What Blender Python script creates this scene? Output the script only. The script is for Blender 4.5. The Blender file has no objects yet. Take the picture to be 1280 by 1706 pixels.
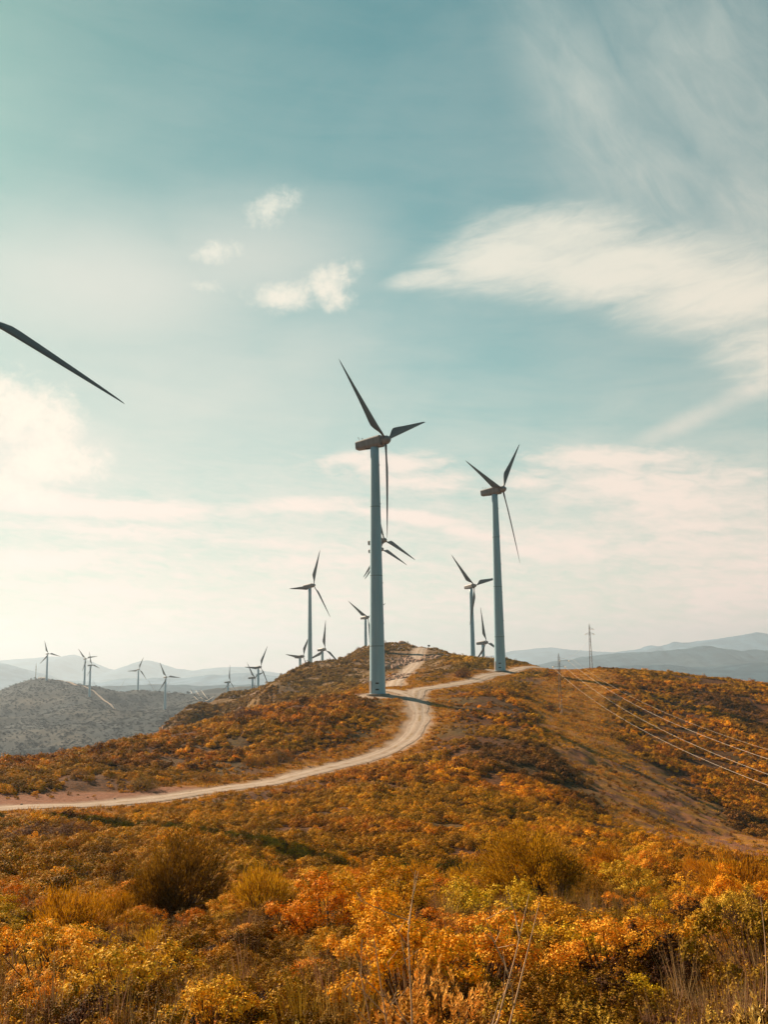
import bpy, math, random
import numpy as np
from math import sin, cos, radians, pi, sqrt
from mathutils import Vector, Matrix

S = bpy.context.scene
COL = S.collection
# ------------------------------------------------------------------ camera
F = 1659.0; PITCH = radians(9.14); ROLL = radians(0.8)
fwd = np.array([0, cos(PITCH), sin(PITCH)]); up0 = np.array([0, -sin(PITCH), cos(PITCH)]); rt0 = np.array([1.0, 0, 0])
up = up0*cos(ROLL)+rt0*sin(ROLL); rt = rt0*cos(ROLL)-up0*sin(ROLL)
cd = bpy.data.cameras.new('camera'); cam = bpy.data.objects.new('camera', cd); COL.objects.link(cam)
M = Matrix([[rt[i], up[i], -fwd[i], 0] for i in range(3)]+[[0, 0, 0, 1]])
cam.matrix_world = M
cd.sensor_fit = 'HORIZONTAL'; cd.sensor_width = 27.0; cd.lens = 27.0*F/1280.0
cd.clip_start = 0.1; cd.clip_end = 60000
S.camera = cam
# ------------------------------------------------------------------ exposure
S.view_settings.view_transform = 'Standard'; S.view_settings.look = 'None'
S.view_settings.exposure = 1.15; S.view_settings.gamma = 1.0; S.view_settings.use_curve_mapping = False
S.cycles.use_denoising = True
S.cycles.max_bounces = 5; S.cycles.diffuse_bounces = 3; S.cycles.transmission_bounces = 3; S.cycles.volume_bounces = 0
# ------------------------------------------------------------------ sun
SUN_EL = radians(31.0); SUN_AZ = radians(-46.0)      # azimuth from +Y towards +X
to_sun = Vector((sin(SUN_AZ)*cos(SUN_EL), cos(SUN_AZ)*cos(SUN_EL), sin(SUN_EL)))
sl = bpy.data.lights.new('sun', 'SUN'); sl.energy = 5.0; sl.angle = radians(0.5); sl.color = (1.0, 0.78, 0.54)
so = bpy.data.objects.new('sun', sl); COL.objects.link(so); so.rotation_euler = to_sun.to_track_quat('Z', 'Y').to_euler()

def at(px, py, d):
    v = fwd+rt*(px-640)/F+up*(853-py)/F
    return v*(d/v[1])
def azel(px, py):
    v = fwd+rt*(px-640)/F+up*(853-py)/F
    v = v/np.linalg.norm(v)
    return math.degrees(math.atan2(v[0], v[1])), math.degrees(math.asin(v[2]))

# ------------------------------------------------------------------ node helpers
class NT:
    def __init__(s, tree): s.t = tree; s.n = tree.nodes; s.l = tree.links
    def new(s, typ, **kw):
        n = s.n.new(typ)
        for k, v in kw.items(): setattr(n, k, v)
        return n
    def put(s, sock, v):
        if hasattr(v, 'is_linked') or isinstance(v, bpy.types.NodeSocket): s.l.new(v, sock)
        else: sock.default_value = v
    def math(s, op, a, b=0.0, c=None, clamp=False):
        n = s.new('ShaderNodeMath', operation=op, use_clamp=clamp)
        s.put(n.inputs[0], a); s.put(n.inputs[1], b)
        if c is not None: s.put(n.inputs[2], c)
        return n.outputs[0]
    def vmath(s, op, a, b):
        n = s.new('ShaderNodeVectorMath', operation=op); s.put(n.inputs[0], a); s.put(n.inputs[1], b)
        return n.outputs[1] if op in ('LENGTH', 'DOT_PRODUCT') else n.outputs[0]
    def noise(s, vec, scale, detail=4, rough=0.55, dist=0.0, out='Fac', dim='3D'):
        n = s.new('ShaderNodeTexNoise', noise_dimensions=dim)
        if vec is not None: s.put(n.inputs['Vector'], vec)
        n.inputs['Scale'].default_value = scale; n.inputs['Detail'].default_value = detail
        n.inputs['Roughness'].default_value = rough; n.inputs['Distortion'].default_value = dist
        return n.outputs[out]
    def sm(s, v, a, b, lo=0.0, hi=1.0):
        n = s.new('ShaderNodeMapRange', interpolation_type='SMOOTHSTEP')
        s.put(n.inputs['Value'], v); n.inputs['From Min'].default_value = a; n.inputs['From Max'].default_value = b
        n.inputs['To Min'].default_value = lo; n.inputs['To Max'].default_value = hi
        return n.outputs[0]
    def mix(s, f, a, b, blend='MIX'):
        n = s.new('ShaderNodeMix', data_type='RGBA', blend_type=blend, clamp_factor=True)
        s.put(n.inputs[0], f)
        for k, v in ((6, a), (7, b)):
            if isinstance(v, tuple) and len(v) == 3: v = v+(1.0,)
            s.put(n.inputs[k], v)
        return n.outputs[2]
    def ramp(s, f, stops):
        n = s.new('ShaderNodeValToRGB'); s.put(n.inputs[0], f)
        e = n.color_ramp.elements
        while len(e) < len(stops): e.new(0.5)
        for el, (p, c) in zip(e, stops): el.position = p; el.color = tuple(c)+(1.0,)
        return n.outputs[0]
    def attr(s, name, typ='GEOMETRY', out='Fac'):
        n = s.new('ShaderNodeAttribute', attribute_name=name, attribute_type=typ); return n.outputs[out]

# ------------------------------------------------------------------ sky
W = bpy.data.worlds.new('World'); S.world = W; W.use_nodes = True
def build_sky():
    t = NT(W.node_tree); t.n.clear()
    sky = t.new('ShaderNodeTexSky', sky_type='NISHITA', sun_disc=False, sun_elevation=SUN_EL, sun_rotation=SUN_AZ)
    sky.air_density = 1.0; sky.dust_density = 1.5; sky.ozone_density = 1.0; sky.altitude = 600
    tc = t.new('ShaderNodeTexCoord').outputs['Generated']
    sep = t.new('ShaderNodeSeparateXYZ'); t.l.new(tc, sep.inputs[0])
    X, Y, Z = sep.outputs
    az = t.math('MULTIPLY', t.math('ARCTAN2', X, Y), 57.29578)
    el = t.math('MULTIPLY', t.math('ARCSINE', Z), 57.29578)
    comb = t.new('ShaderNodeCombineXYZ'); t.l.new(az, comb.inputs[0]); t.l.new(el, comb.inputs[1])
    P = comb.outputs[0]
    def stretch(sx, sy, rot=0.0, off=0.0):
        q = t.new('ShaderNodeMapping', vector_type='POINT'); t.l.new(P, q.inputs[0]); q.inputs['Rotation'].default_value = (0, 0, radians(-rot))
        n = t.new('ShaderNodeMapping', vector_type='POINT'); t.l.new(q.outputs[0], n.inputs[0])
        n.inputs['Scale'].default_value = (sx, sy, 1); n.inputs['Location'].default_value = (off, off*0.7, 0)
        return n.outputs[0]
    def blob(px, py, wx, wy, rot, amp, power=1.0):
        """an elliptical patch of sky: photo-space centre turned into azimuth/elevation, half sizes in degrees"""
        a, e = azel(px, py)
        n = t.new('ShaderNodeMapping', vector_type='TEXTURE'); t.l.new(P, n.inputs[0])
        n.inputs['Location'].default_value = (a, e, 0); n.inputs['Rotation'].default_value = (0, 0, radians(rot))
        n.inputs['Scale'].default_value = (wx, wy, 1)
        ln = t.vmath('LENGTH', n.outputs[0], (0, 0, 0))
        return t.math('MULTIPLY', t.sm(ln, 1.0, 0.0), amp)
    def mx(lst):
        r = lst[0]
        for b in lst[1:]: r = t.math('MAXIMUM', r, b)
        return r
    # soft veil noise and streak noise
    n_puff = t.noise(stretch(1, 1.1, 0, 3), 0.42, 7, 0.60, 0.2)
    n_puff2 = t.noise(stretch(1, 1.2, 0, 9), 1.5, 5, 0.65, 0.3)
    n_streak = t.noise(stretch(0.22, 1.2, -4, 5), 0.55, 8, 0.60, 0.5)
    n_fine = t.noise(stretch(0.55, 1.6, -6, 11), 1.1, 7, 0.62, 0.6)
    n_big = t.noise(stretch(0.6, 1, 20, 2), 0.11, 5, 0.55, 0.4)
    # cumulus pieces
    puffs = mx([blob(545, 470, 3.4, 1.9, 22, 1.1), blob(475, 494, 4.2, 1.5, 2, 1.05), blob(562, 500, 2.2, 1.3, 0, .95),
                blob(450, 348, 3.6, 1.6, 18, .78), blob(365, 418, 3.0, 1.2, 8, .72), blob(345, 478, 2.2, .7, 0, .66),
                blob(35, 690, 6.4, 3.6, -14, 1.1), blob(-20, 650, 4, 3, 0, 1.0), blob(80, 772, 5.2, 2.8, 8, 1.1), blob(20, 810, 6, 2.0, 0, .9),
                blob(270, 1022, 2.8, .9, 0, .7)])
    pf = t.math('ADD', puffs, t.math('MULTIPLY', t.math('SUBTRACT', n_puff, 0.5), 1.5))
    pf = t.math('ADD', pf, t.math('MULTIPLY', t.math('SUBTRACT', n_puff2, 0.5), 1.1))
    puff_c = t.sm(pf, 0.18, 1.25)
    pmask = t.sm(puffs, 0.02, 0.35); puff_c = t.math('MULTIPLY', puff_c, pmask)
    # halo of thin cloud around the cumulus
    halo = mx([blob(400, 430, 13, 5.5, 6, .52), blob(170, 470, 17, 6.5, 0, .62), blob(40, 740, 9, 5, 0, .55), blob(500, 600, 9, 5, 0, .30), blob(300, 620, 16, 6, 0, .35)])
    # the broad lens of cirrus on the right, the diagonal wisps at top right
    lens = mx([blob(850, 430, 8.6, 2.9, 6, 1.1), blob(920, 395, 9.0, 2.9, -2, 1.0), blob(1030, 450, 13.0, 3.2, -3, 1.15), blob(1210, 490, 11, 3.8, -5, 1.05), blob(720, 462, 4.4, 1.1, 6, .9),
               blob(1320, 580, 8, 4.4, -8, .8)])
    wisp = mx([blob(990, 190, 13, 5.0, -60, .55), blob(1090, 300, 11, 5.5, -28, .5), blob(1190, 120, 15, 9, -50, .50), blob(1280, 330, 9, 5, -10, .55), blob(1150, 700, 5.5, .9, 20, .6), blob(1240, 655, 5, .9, 24, .6)])
    n_lens = t.noise(stretch(0.35, 1.3, 8, 21), 1.0, 7, 0.66, 0.5)
    lf = t.math('ADD', lens, t.math('MULTIPLY', t.math('SUBTRACT', n_lens, 0.5), 1.0))
    lens_c = t.math('MULTIPLY', t.sm(lf, -0.08, 1.12), t.sm(lens, 0.0, 0.40))
    n_w = t.noise(stretch(0.38, 0.9, -52, 31), 0.75, 7, 0.62, 0.5)
    wisp_c = t.math('MULTIPLY', wisp, t.sm(n_w, 0.15, 0.85, 0.45, 1.15))
    # bands low over the hills
    band = mx([blob(180, 845, 17, 1.05, -1, .9), blob(480, 843, 9, 0.84, 2, .8), blob(680, 862, 6.5, 0.77, -9, .85), blob(780, 885, 4, 0.70, -14, .7),
               blob(640, 775, 8, 1.54, -2, .75), blob(700, 800, 6, 2.24, -6, .55), blob(1010, 765, 8.5, 1.26, -3, .75), blob(1100, 820, 10, 3.64, -5, .75), blob(880, 800, 4, 1.40, 0, .6),
               blob(250, 890, 14, 0.98, -3, .6), blob(60, 930, 9, 1.12, -2, .7), blob(420, 905, 10, 0.70, -4, .6), blob(1000, 915, 16, 1.82, -1, .6),
               blob(520, 935, 10, 0.84, 0, .5), blob(180, 985, 12, 0.70, -3, .5), blob(1150, 880, 9, 1.12, 3, .5)])
    bf = t.math('ADD', band, t.math('MULTIPLY', t.math('SUBTRACT', n_streak, 0.5), 1.1))
    bf = t.math('ADD', bf, t.math('MULTIPLY', t.math('SUBTRACT', n_fine, 0.5), 1.1))
    band_c = t.math('MULTIPLY', t.sm(bf, 0.05, 0.80), t.sm(band, 0.0, 0.30))
    # high thin cloud that thickens towards the horizon
    veil = t.ramp(t.math('DIVIDE', el, 40.0, clamp=True), [(0.0, (.92,)*3), (0.14, (.74,)*3), (0.27, (.50,)*3), (0.46, (.27,)*3), (0.62, (.15,)*3), (1.0, (.04,)*3)])
    n_alto = t.noise(stretch(0.8, 3.2, -5, 41), 0.9, 6, 0.65, 0.5)
    vn = t.math('ADD', t.math('MULTIPLY', t.math('SUBTRACT', n_streak, 0.5), 0.45), t.math('MULTIPLY', t.math('SUBTRACT', n_big, 0.5), 0.8))
    vn = t.math('ADD', vn, t.math('MULTIPLY', t.math('SUBTRACT', n_alto, 0.5), t.sm(el, 16, 5, 0.0, 1.1)))
    veil = t.math('ADD', veil, t.math('MULTIPLY', vn, t.sm(el, 34, 3, 0.35, 0.9)), clamp=True)
    # veil kept ahead; the unseen sky behind is left clear to lower ambient light
    aside = t.sm(t.math('ABSOLUTE', t.math('ADD', az, 10)), 95, 45)
    veil = t.math('MULTIPLY', veil, aside)
    cover = veil
    for c, k in ((halo, 1.0), (wisp_c, .9), (band_c, .95), (lens_c, .80), (puff_c, .82)):
        inv = t.math('SUBTRACT', 1.0, t.math('MULTIPLY', c, k))
        cover = t.math('SUBTRACT', 1.0, t.math('MULTIPLY', t.math('SUBTRACT', 1.0, cover), inv))
    base = t.mix(1.0, sky.outputs[0], SKY_TINT, 'MULTIPLY')
    base = t.mix(t.sm(az, 12, -30), base, t.mix(1.0, base, (.92, .66, .70), 'MULTIPLY'))
    cl = t.ramp(t.math('DIVIDE', el, 40.0, clamp=True), [(0.0, CLOUD_LO), (0.35, CLOUD_MID), (1.0, CLOUD_HI)])
    # sunward side brighter
    cl = t.mix(t.sm(az, 26, -28), cl, t.mix(1.0, cl, (1.02, 1.03, 1.06), 'MULTIPLY'))
    out = t.mix(cover, base, cl)
    br = t.math('MAXIMUM', puff_c, t.math('MULTIPLY', lens_c, 0.8))
    out = t.mix(t.math('MULTIPLY', br, 0.75), out, t.mix(1.0, out, (1.20, 1.16, 1.10), 'MULTIPLY'))
    bg = t.new('ShaderNodeBackground'); t.l.new(out, bg.inputs[0]); bg.inputs[1].default_value = 0.05
    o = t.new('ShaderNodeOutputWorld'); t.l.new(bg.outputs[0], o.inputs[0])
SKY_TINT = (0.33, 0.93, 0.67)
CLOUD_LO = (10.8, 8.0, 6.9); CLOUD_MID = (8.6, 7.35, 6.2); CLOUD_HI = (5.8, 6.4, 5.7)
build_sky()
# ==END SKY==
# ------------------------------------------------------------------ value noise for shapes
def _h(ix, iy, seed):
    n = (ix.astype(np.int64)*374761393+iy.astype(np.int64)*668265263+seed*974711) & 0xffffffff
    n = ((n ^ (n >> 13))*1274126177) & 0xffffffff
    n = n ^ (n >> 16)
    return (n & 0xffffff)/float(0xffffff)
def vnoise(x, y, seed=0):
    x = np.asarray(x, float); y = np.asarray(y, float)
    ix = np.floor(x); iy = np.floor(y); fx = x-ix; fy = y-iy
    fx = fx*fx*fx*(fx*(fx*6-15)+10); fy = fy*fy*fy*(fy*(fy*6-15)+10)
    a = _h(ix, iy, seed); b = _h(ix+1, iy, seed); c = _h(ix, iy+1, seed); d = _h(ix+1, iy+1, seed)
    return (a+(b-a)*fx)*(1-fy)+(c+(d-c)*fx)*fy
def fbm(x, y, octv=4, seed=0, gain=0.5):
    r = 0; a = 1; s = 0
    for i in range(octv):
        r = r+a*vnoise(x*2**i+i*17.3, y*2**i-i*9.1, seed+i); s += a; a *= gain
    return r/s
def ss(x, a, b):
    t = np.clip((x-a)/(b-a), 0, 1); return t*t*(3-2*t)

# ------------------------------------------------------------------ terrain: heights measured off the hill's lines
CT = []   # x, y, z
def c(px, py, d):
    p = at(px, py, d); CT.append((p[0], p[1], p[2]-(.35 if 50 < d < 420 else 0)))
def cz(x, y, z): CT.append((x, y, z))
for X in (-1, -.5, 0, .5, 1):                      # knoll under the photographer
    for d, z in ((0, -1.75), (5, -2.6), (8, -3.05), (12, -3.65), (18, -4.55), (25, -5.75), (32, -7.0), (40, -8.2)):
        w = max(4, d*0.55)
        cz(X*w, d, z+(-.25 if X < 0 else 0)*min(1, d/15))
for x, y in ((-40, -30), (0, -40), (40, -30), (-60, 5), (60, 5), (-120, -90), (120, -90), (0, -150)): cz(x, y, -5-0.10*abs(x)-0.06*abs(y))
# slope this side of the road
for px, py, d in ((60, 1400, 58), (260, 1395, 60), (450, 1400, 62), (640, 1402, 64), (820, 1402, 66), (1000, 1400, 76), (1150, 1402, 92), (1280, 1442, 92), (1400, 1440, 95),
    (-60, 1350, 84), (0, 1338, 89), (150, 1337, 90), (250, 1328, 97), (350, 1311, 105), (450, 1298, 114), (500, 1286, 121), (620, 1257, 137), (680, 1226, 149), (703, 1190, 162), (695, 1166, 173), (660, 1150, 184),
    (300, 1360, 80), (450, 1350, 84), (600, 1345, 88), (600, 1300, 108), (760, 1350, 90), (760, 1300, 108), (760, 1250, 130), (770, 1200, 154), (760, 1162, 180),
    (900, 1350, 96), (900, 1300, 112), (900, 1250, 132), (880, 1200, 160), (860, 1160, 190), (850, 1130, 228),
    (1000, 1350, 106), (1020, 1300, 128), (1040, 1270, 147), (1000, 1230, 165), (960, 1205, 180), (935, 1188, 190), (960, 1150, 222), (1000, 1125, 245),
    (1150, 1370, 118), (1150, 1320, 140), (1270, 1376, 130), (1280, 1340, 148), (1280, 1280, 176), (1150, 1250, 184), (1280, 1200, 216), (1150, 1180, 220), (1280, 1160, 244), (1100, 1150, 236),
    # crest of the heath on the right
    (915, 1115, 268), (940, 1115, 268), (985, 1113, 268), (1050, 1116, 266), (1100, 1122, 264), (1180, 1129, 264), (1280, 1140, 266), (1400, 1158, 268), (1550, 1183, 270),
    # branch road and turbine pads
    (631, 1155, 180), (600, 1156, 180), (700, 1146, 192), (745, 1139, 203), (790, 1131, 218), (830, 1118, 255), (865, 1112, 262), (895, 1107, 268),
    (690, 1136, 206), (740, 1121, 232), (790, 1108, 258), (850, 1101, 285), (790, 1099, 292), (740, 1096, 296),
    # crest of the heath on the left
    (-150, 1294, 112), (0, 1270, 117), (100, 1257, 126), (200, 1241, 136), (300, 1216, 150), (400, 1189, 163), (480, 1176, 172), (540, 1166, 178),
    (60, 1295, 104), (200, 1280, 114), (330, 1260, 128), (440, 1240, 138), (540, 1220, 148), (600, 1195, 160)):
    c(px, py, d)
# ground falling away behind the near crests
for px, py, d, dz in ((-150, 1285, 112, 0), (0, 1261, 117, 0), (100, 1248, 126, 0), (200, 1232, 136, 0), (300, 1207, 150, 0), (400, 1180, 163, 0)):
    p = at(px, py, d)
    for k, dd in ((1.18, 4.5), (1.5, 17), (2.1, 38), (3.0, 58)): cz(p[0]*k, p[1]*k, p[2]-dd)
for px, py, d in ((940, 1107, 268), (1050, 1108, 266), (1180, 1121, 264), (1400, 1150, 268)):
    p = at(px, py, d)
    for k, dd in ((1.15, 5), (1.45, 24), (2.0, 60), (3.0, 85)): cz(p[0]*k, p[1]*k, p[2]-dd)
# rocky hill behind
for px, py, d in ((302, 1207, 246), (339, 1187, 262), (381, 1173, 280), (414, 1152, 295), (445, 1151, 310), (480, 1136, 326), (516, 1121, 342), (540, 1110, 352), (575, 1095, 362), (600, 1082, 370), (642, 1073, 376),
    (675, 1075, 372), (712, 1085, 360), (740, 1089, 350), (690, 1106, 300), (672, 1124, 262), (640, 1110, 290), (600, 1110, 300), (560, 1125, 280), (500, 1148, 262), (430, 1168, 250), (600, 1138, 240), (640, 1132, 236)):
    c(px, py, d)
for px, py, d, dd in ((302, 1204, 246, 0), (339, 1184, 262, 0), (381, 1163, 280, 0), (445, 1136, 310, 0), (516, 1106, 342, 0), (575, 1082, 362, 0), (642, 1070, 376, 0), (712, 1085, 360, 0), (785, 1097, 300, 0), (860, 1100, 290, 0)):
    p = at(px, py, d)
    for k, q in ((1.2, 9), (1.7, 42), (2.4, 75)): cz(p[0]*k, p[1]*k, p[2]-q)
# hazy hill on the left, about a mile off
for px, py, d in ((-120, 1185, 1480), (0, 1164, 1460), (19, 1156, 1450), (34, 1148, 1445), (62, 1140, 1440), (81, 1141, 1435), (120, 1149, 1450), (154, 1153, 1450), (188, 1158, 1470), (240, 1161, 1490), (290, 1163, 1480),
    (320, 1166, 1400), (0, 1262, 860), (80, 1255, 870), (180, 1240, 900), (260, 1220, 960), (300, 1205, 1010), (340, 1186, 1120), (277, 1190, 1178), (150, 1167, 1300), (60, 1180, 1230), (0, 1200, 1150), (100, 1210, 1060), (200, 1195, 1130), (230, 1177, 1300),
    (-200, 1262, 850), (-200, 1215, 1200)):
    c(px, py, d)
for px, py, d in ((-120, 1185, 1480), (0, 1164, 1460), (62, 1140, 1440), (154, 1153, 1450), (240, 1161, 1490)):
    p = at(px, py, d)
    for k, q in ((1.12, 40), (1.3, 75)): cz(p[0]*k, p[1]*k, p[2]-q)
# low spur further right of that hill
for px, py, d in ((344, 1157, 1800), (372, 1154, 1800), (395, 1154, 1800), (430, 1158, 1820), (480, 1170, 1850), (350, 1172, 1500), (400, 1172, 1520)): c(px, py, d)
for r in (2300, 2800):
    for a in range(-60, 61, 12): cz(r*sin(radians(a)), r*cos(radians(a)), -118)
for a in range(-50, 61, 22): cz(1500*sin(radians(a)) if a > 0 else 2000*sin(radians(a)), (1500 if a > 0 else 2000)*cos(radians(a)), -118)
for a in range(60, 310, 25): cz(700*sin(radians(a)), 700*cos(radians(a)), -95); cz(2000*sin(radians(a)), 2000*cos(radians(a)), -118)
CT = np.array(CT)
# radial-basis surface in warped coordinates so that near detail and far hills share one sheet
def warp(x, y):
    r = np.sqrt(x*x+y*y)+1e-6
    k = 60*np.arcsinh(r/60)/r
    return x*k, y*k
_wx, _wy = warp(CT[:, 0], CT[:, 1])
_C2 = 4.0**2
def _solve():
    n = len(CT)
    d = np.sqrt((_wx[:, None]-_wx[None])**2+(_wy[:, None]-_wy[None])**2+_C2)
    A = np.zeros((n+3, n+3)); A[:n, :n] = -d+np.eye(n)*0.10
    A[:n, n] = A[n, :n] = 1; A[:n, n+1] = A[n+1, :n] = _wx; A[:n, n+2] = A[n+2, :n] = _wy
    b = np.concatenate([CT[:, 2], [0, 0, 0]])
    return np.linalg.solve(A, b)
_w = _solve()
def h_smooth(x, y):
    x = np.atleast_1d(np.asarray(x, float)); y = np.atleast_1d(np.asarray(y, float))
    sh = x.shape; X, Y = warp(x.ravel(), y.ravel()); out = np.empty(X.size)
    for i in range(0, X.size, 20000):
        a = X[i:i+20000, None]-_wx[None]; b = Y[i:i+20000, None]-_wy[None]
        d = np.sqrt(a*a+b*b+_C2)
        out[i:i+20000] = -(d@_w[:-3])+_w[-3]+_w[-2]*X[i:i+20000]+_w[-1]*Y[i:i+20000]
    out = out.reshape(sh)
    return np.maximum(out, -122)

# ------------------------------------------------------------------ roads, as centre lines on the ground
def line_pts(lst, step=1.0):
    P = [at(*q)[:2] for q in lst]
    P = [2*P[0]-P[1]]+P+[2*P[-1]-P[-2]]
    out = []
    for i in range(1, len(P)-2):
        p0, p1, p2, p3 = P[i-1:i+3]; n = max(2, int(np.linalg.norm(p2-p1)/step))
        for k in range(n):
            t = k/n
            out.append(0.5*((2*p1)+(-p0+p2)*t+(2*p0-5*p1+4*p2-p3)*t*t+(-p0+3*p1-3*p2+p3)*t**3))
    out.append(P[-2]); return np.array(out)
ROADS = {
 'dirt_road': (line_pts([(-160, 1350, 80), (0, 1341, 88), (150, 1335, 91.5), (250, 1326, 98), (350, 1311, 105), (450, 1298, 114), (500, 1286, 121), (570, 1271, 130), (620, 1257, 137), (660, 1240, 144), (688, 1218, 152), (700, 1190, 162), (694, 1166, 174), (672, 1152, 184), (640, 1148, 190)]), 1.45),
 'branch_road': (line_pts([(692, 1160, 177), (700, 1146, 192), (745, 1139, 203), (790, 1131, 218), (825, 1120, 246), (865, 1112, 262), (895, 1107, 268), (915, 1104, 276), (925, 1110, 296)]), 1.5),
 'hill_track': (line_pts([(655, 1146, 200), (660, 1136, 225), (672, 1124, 262), (690, 1106, 300), (704, 1091, 345), (716, 1084, 362), (722, 1090, 385)]), 1.6),
 'far_track': (line_pts([(85, 1143, 1432), (118, 1148, 1400), (150, 1155, 1350), (175, 1163, 1300), (195, 1172, 1240)], 8), 2.0),
}
def road_dist(x, y):
    """distance beyond the nearest road edge"""
    best = np.full(np.shape(x), 1e9)
    xf = np.ravel(x); yf = np.ravel(y); bf = best.ravel()
    for pts, w in ROADS.values():
        lo = pts.min(0)-14; hi = pts.max(0)+14
        m = np.where((xf > lo[0]) & (xf < hi[0]) & (yf > lo[1]) & (yf < hi[1]))[0]
        for i in range(0, len(m), 20000):
            j = m[i:i+20000]
            d = np.sqrt((xf[j, None]-pts[None, :, 0])**2+(yf[j, None]-pts[None, :, 1])**2).min(1)-w
            bf[j] = np.minimum(bf[j], d)
    return bf.reshape(np.shape(x))
PADS = [(at(631, 1155, 180), 3.2), (at(830, 1118, 256), 3.0)]
def ridge_seg(x, y, pts, w):
    """1 inside a polyline band of half-width w, soft edge"""
    best = np.full(np.shape(x), 1e9)
    for (x0, y0), (x1, y1) in zip(pts[:-1], pts[1:]):
        dx, dy = x1-x0, y1-y0; t = np.clip(((x-x0)*dx+(y-y0)*dy)/(dx*dx+dy*dy), 0, 1)
        best = np.minimum(best, np.hypot(x-x0-t*dx, y-y0-t*dy))
    return best-w
STRIP = [at(*q)[:2] for q in ((975, 1106, 266), (955, 1150, 222), (940, 1195, 186), (985, 1240, 160), (1040, 1280, 142), (1130, 1340, 122), (1260, 1420, 98), (1400, 1500, 80))]
PULLOUT = [at(*q)[:2] for q in ((-100, 1332, 90), (60, 1328, 92), (200, 1318, 98), (300, 1312, 103))]
def masks(x, y):
    n = fbm(x/7.0, y/7.0, 4, 5)-0.5
    n2 = fbm(x/2.3, y/2.3, 3, 9)-0.5
    rd = road_dist(x, y)
    road = 1-ss(rd+n2*1.6, 0.0, 1.6)
    for p, r in PADS: road = np.maximum(road, 1-ss(np.hypot(x-p[0], y-p[1])+n2*2, r, r+2.0))
    pull = 1-ss(ridge_seg(x, y, PULLOUT, 2.6)+n*6, 0, 2.5)
    st = ridge_seg(x, y, STRIP, 5.5)+n*9-3.5*(1-ss(y, 120, 165))
    strip = 1-ss(st, -1.0, 4.5)
    r = np.hypot(x, y)
    # grassy verge below the road at left
    verge = (1-ss(rd+n*7, 1.5, 6))*(r < 290)
    rocky = ss(r-0.0*x, 214, 262)*(1-ss(x/np.maximum(y, 1), 0.045, 0.075))*(y > 0)
    rocky = np.maximum(rocky, ss(r, 300, 330))
    far = ss(r, 600, 800)
    return dict(road=road, pull=pull, strip=strip, verge=verge, rocky=rocky, far=far, rd=rd, n=n, n2=n2)
def height(x, y, mk=None):
    x = np.atleast_1d(np.asarray(x, float)); y = np.atleast_1d(np.asarray(y, float))
    if mk is None: mk = masks(x, y)
    r = np.hypot(x, y)
    z = h_smooth(x, y)
    flat = np.clip(np.maximum(mk['road'], 0.8*mk['pull']), 0, 1)
    near = 1-ss(r, 350, 600)
    z = z+(1-flat)*((fbm(x/9, y/9, 3, 21)-0.5)*1.5*ss(r, 3, 30)*ss(mk['rd'], 0, 9)*near+(fbm(x/1.3, y/1.3, 3, 31)-0.5)*0.30*near)
    z = z+(0.5-np.abs(fbm(x/150, y/150, 5, 41, .42)-0.5)*3.0)*17*mk['far']*ss(z, -123, -95)
    # crags on the rocky hill
    cr = np.abs(fbm(x/14, y/14, 4, 51)-0.5)
    z = z+mk['rocky']*(1-mk['far'])*(1-flat)*ss(cr, 0.10, 0.0)*0.35*(fbm(x/3, y/3, 2, 61))
    return z-0.05*mk['road']

# ------------------------------------------------------------------ mesh helpers
def mesh_np(name, V, polys, mats, parent=None, smooth=False, link=True, pidx=None):
    """V (n,3); polys (m,k) index array, or list of such arrays"""
    if not isinstance(polys, (list, tuple)): polys = [polys]
    me = bpy.data.meshes.new(name)
    V = np.asarray(V, np.float32); me.vertices.add(len(V)); me.vertices.foreach_set('co', V.ravel())
    idx = np.concatenate([np.asarray(p, np.int32).ravel() for p in polys])
    tot = np.concatenate([np.full(len(p), p.shape[1], np.int32) for p in polys])
    me.loops.add(len(idx)); me.loops.foreach_set('vertex_index', idx)
    me.polygons.add(len(tot)); st = np.concatenate([[0], np.cumsum(tot)[:-1]]).astype(np.int32)
    me.polygons.foreach_set('loop_start', st); me.polygons.foreach_set('loop_total', tot)
    if smooth: me.polygons.foreach_set('use_smooth', np.ones(len(tot), bool))
    for m in (mats if isinstance(mats, (list, tuple)) else [mats]): me.materials.append(m)
    if pidx is not None: me.polygons.foreach_set('material_index', np.asarray(pidx, np.int32))
    me.update(calc_edges=True); me.validate()
    o = bpy.data.objects.new(name, me)
    if parent is not None: o.parent = parent
    if link: COL.objects.link(o)
    return o
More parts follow.
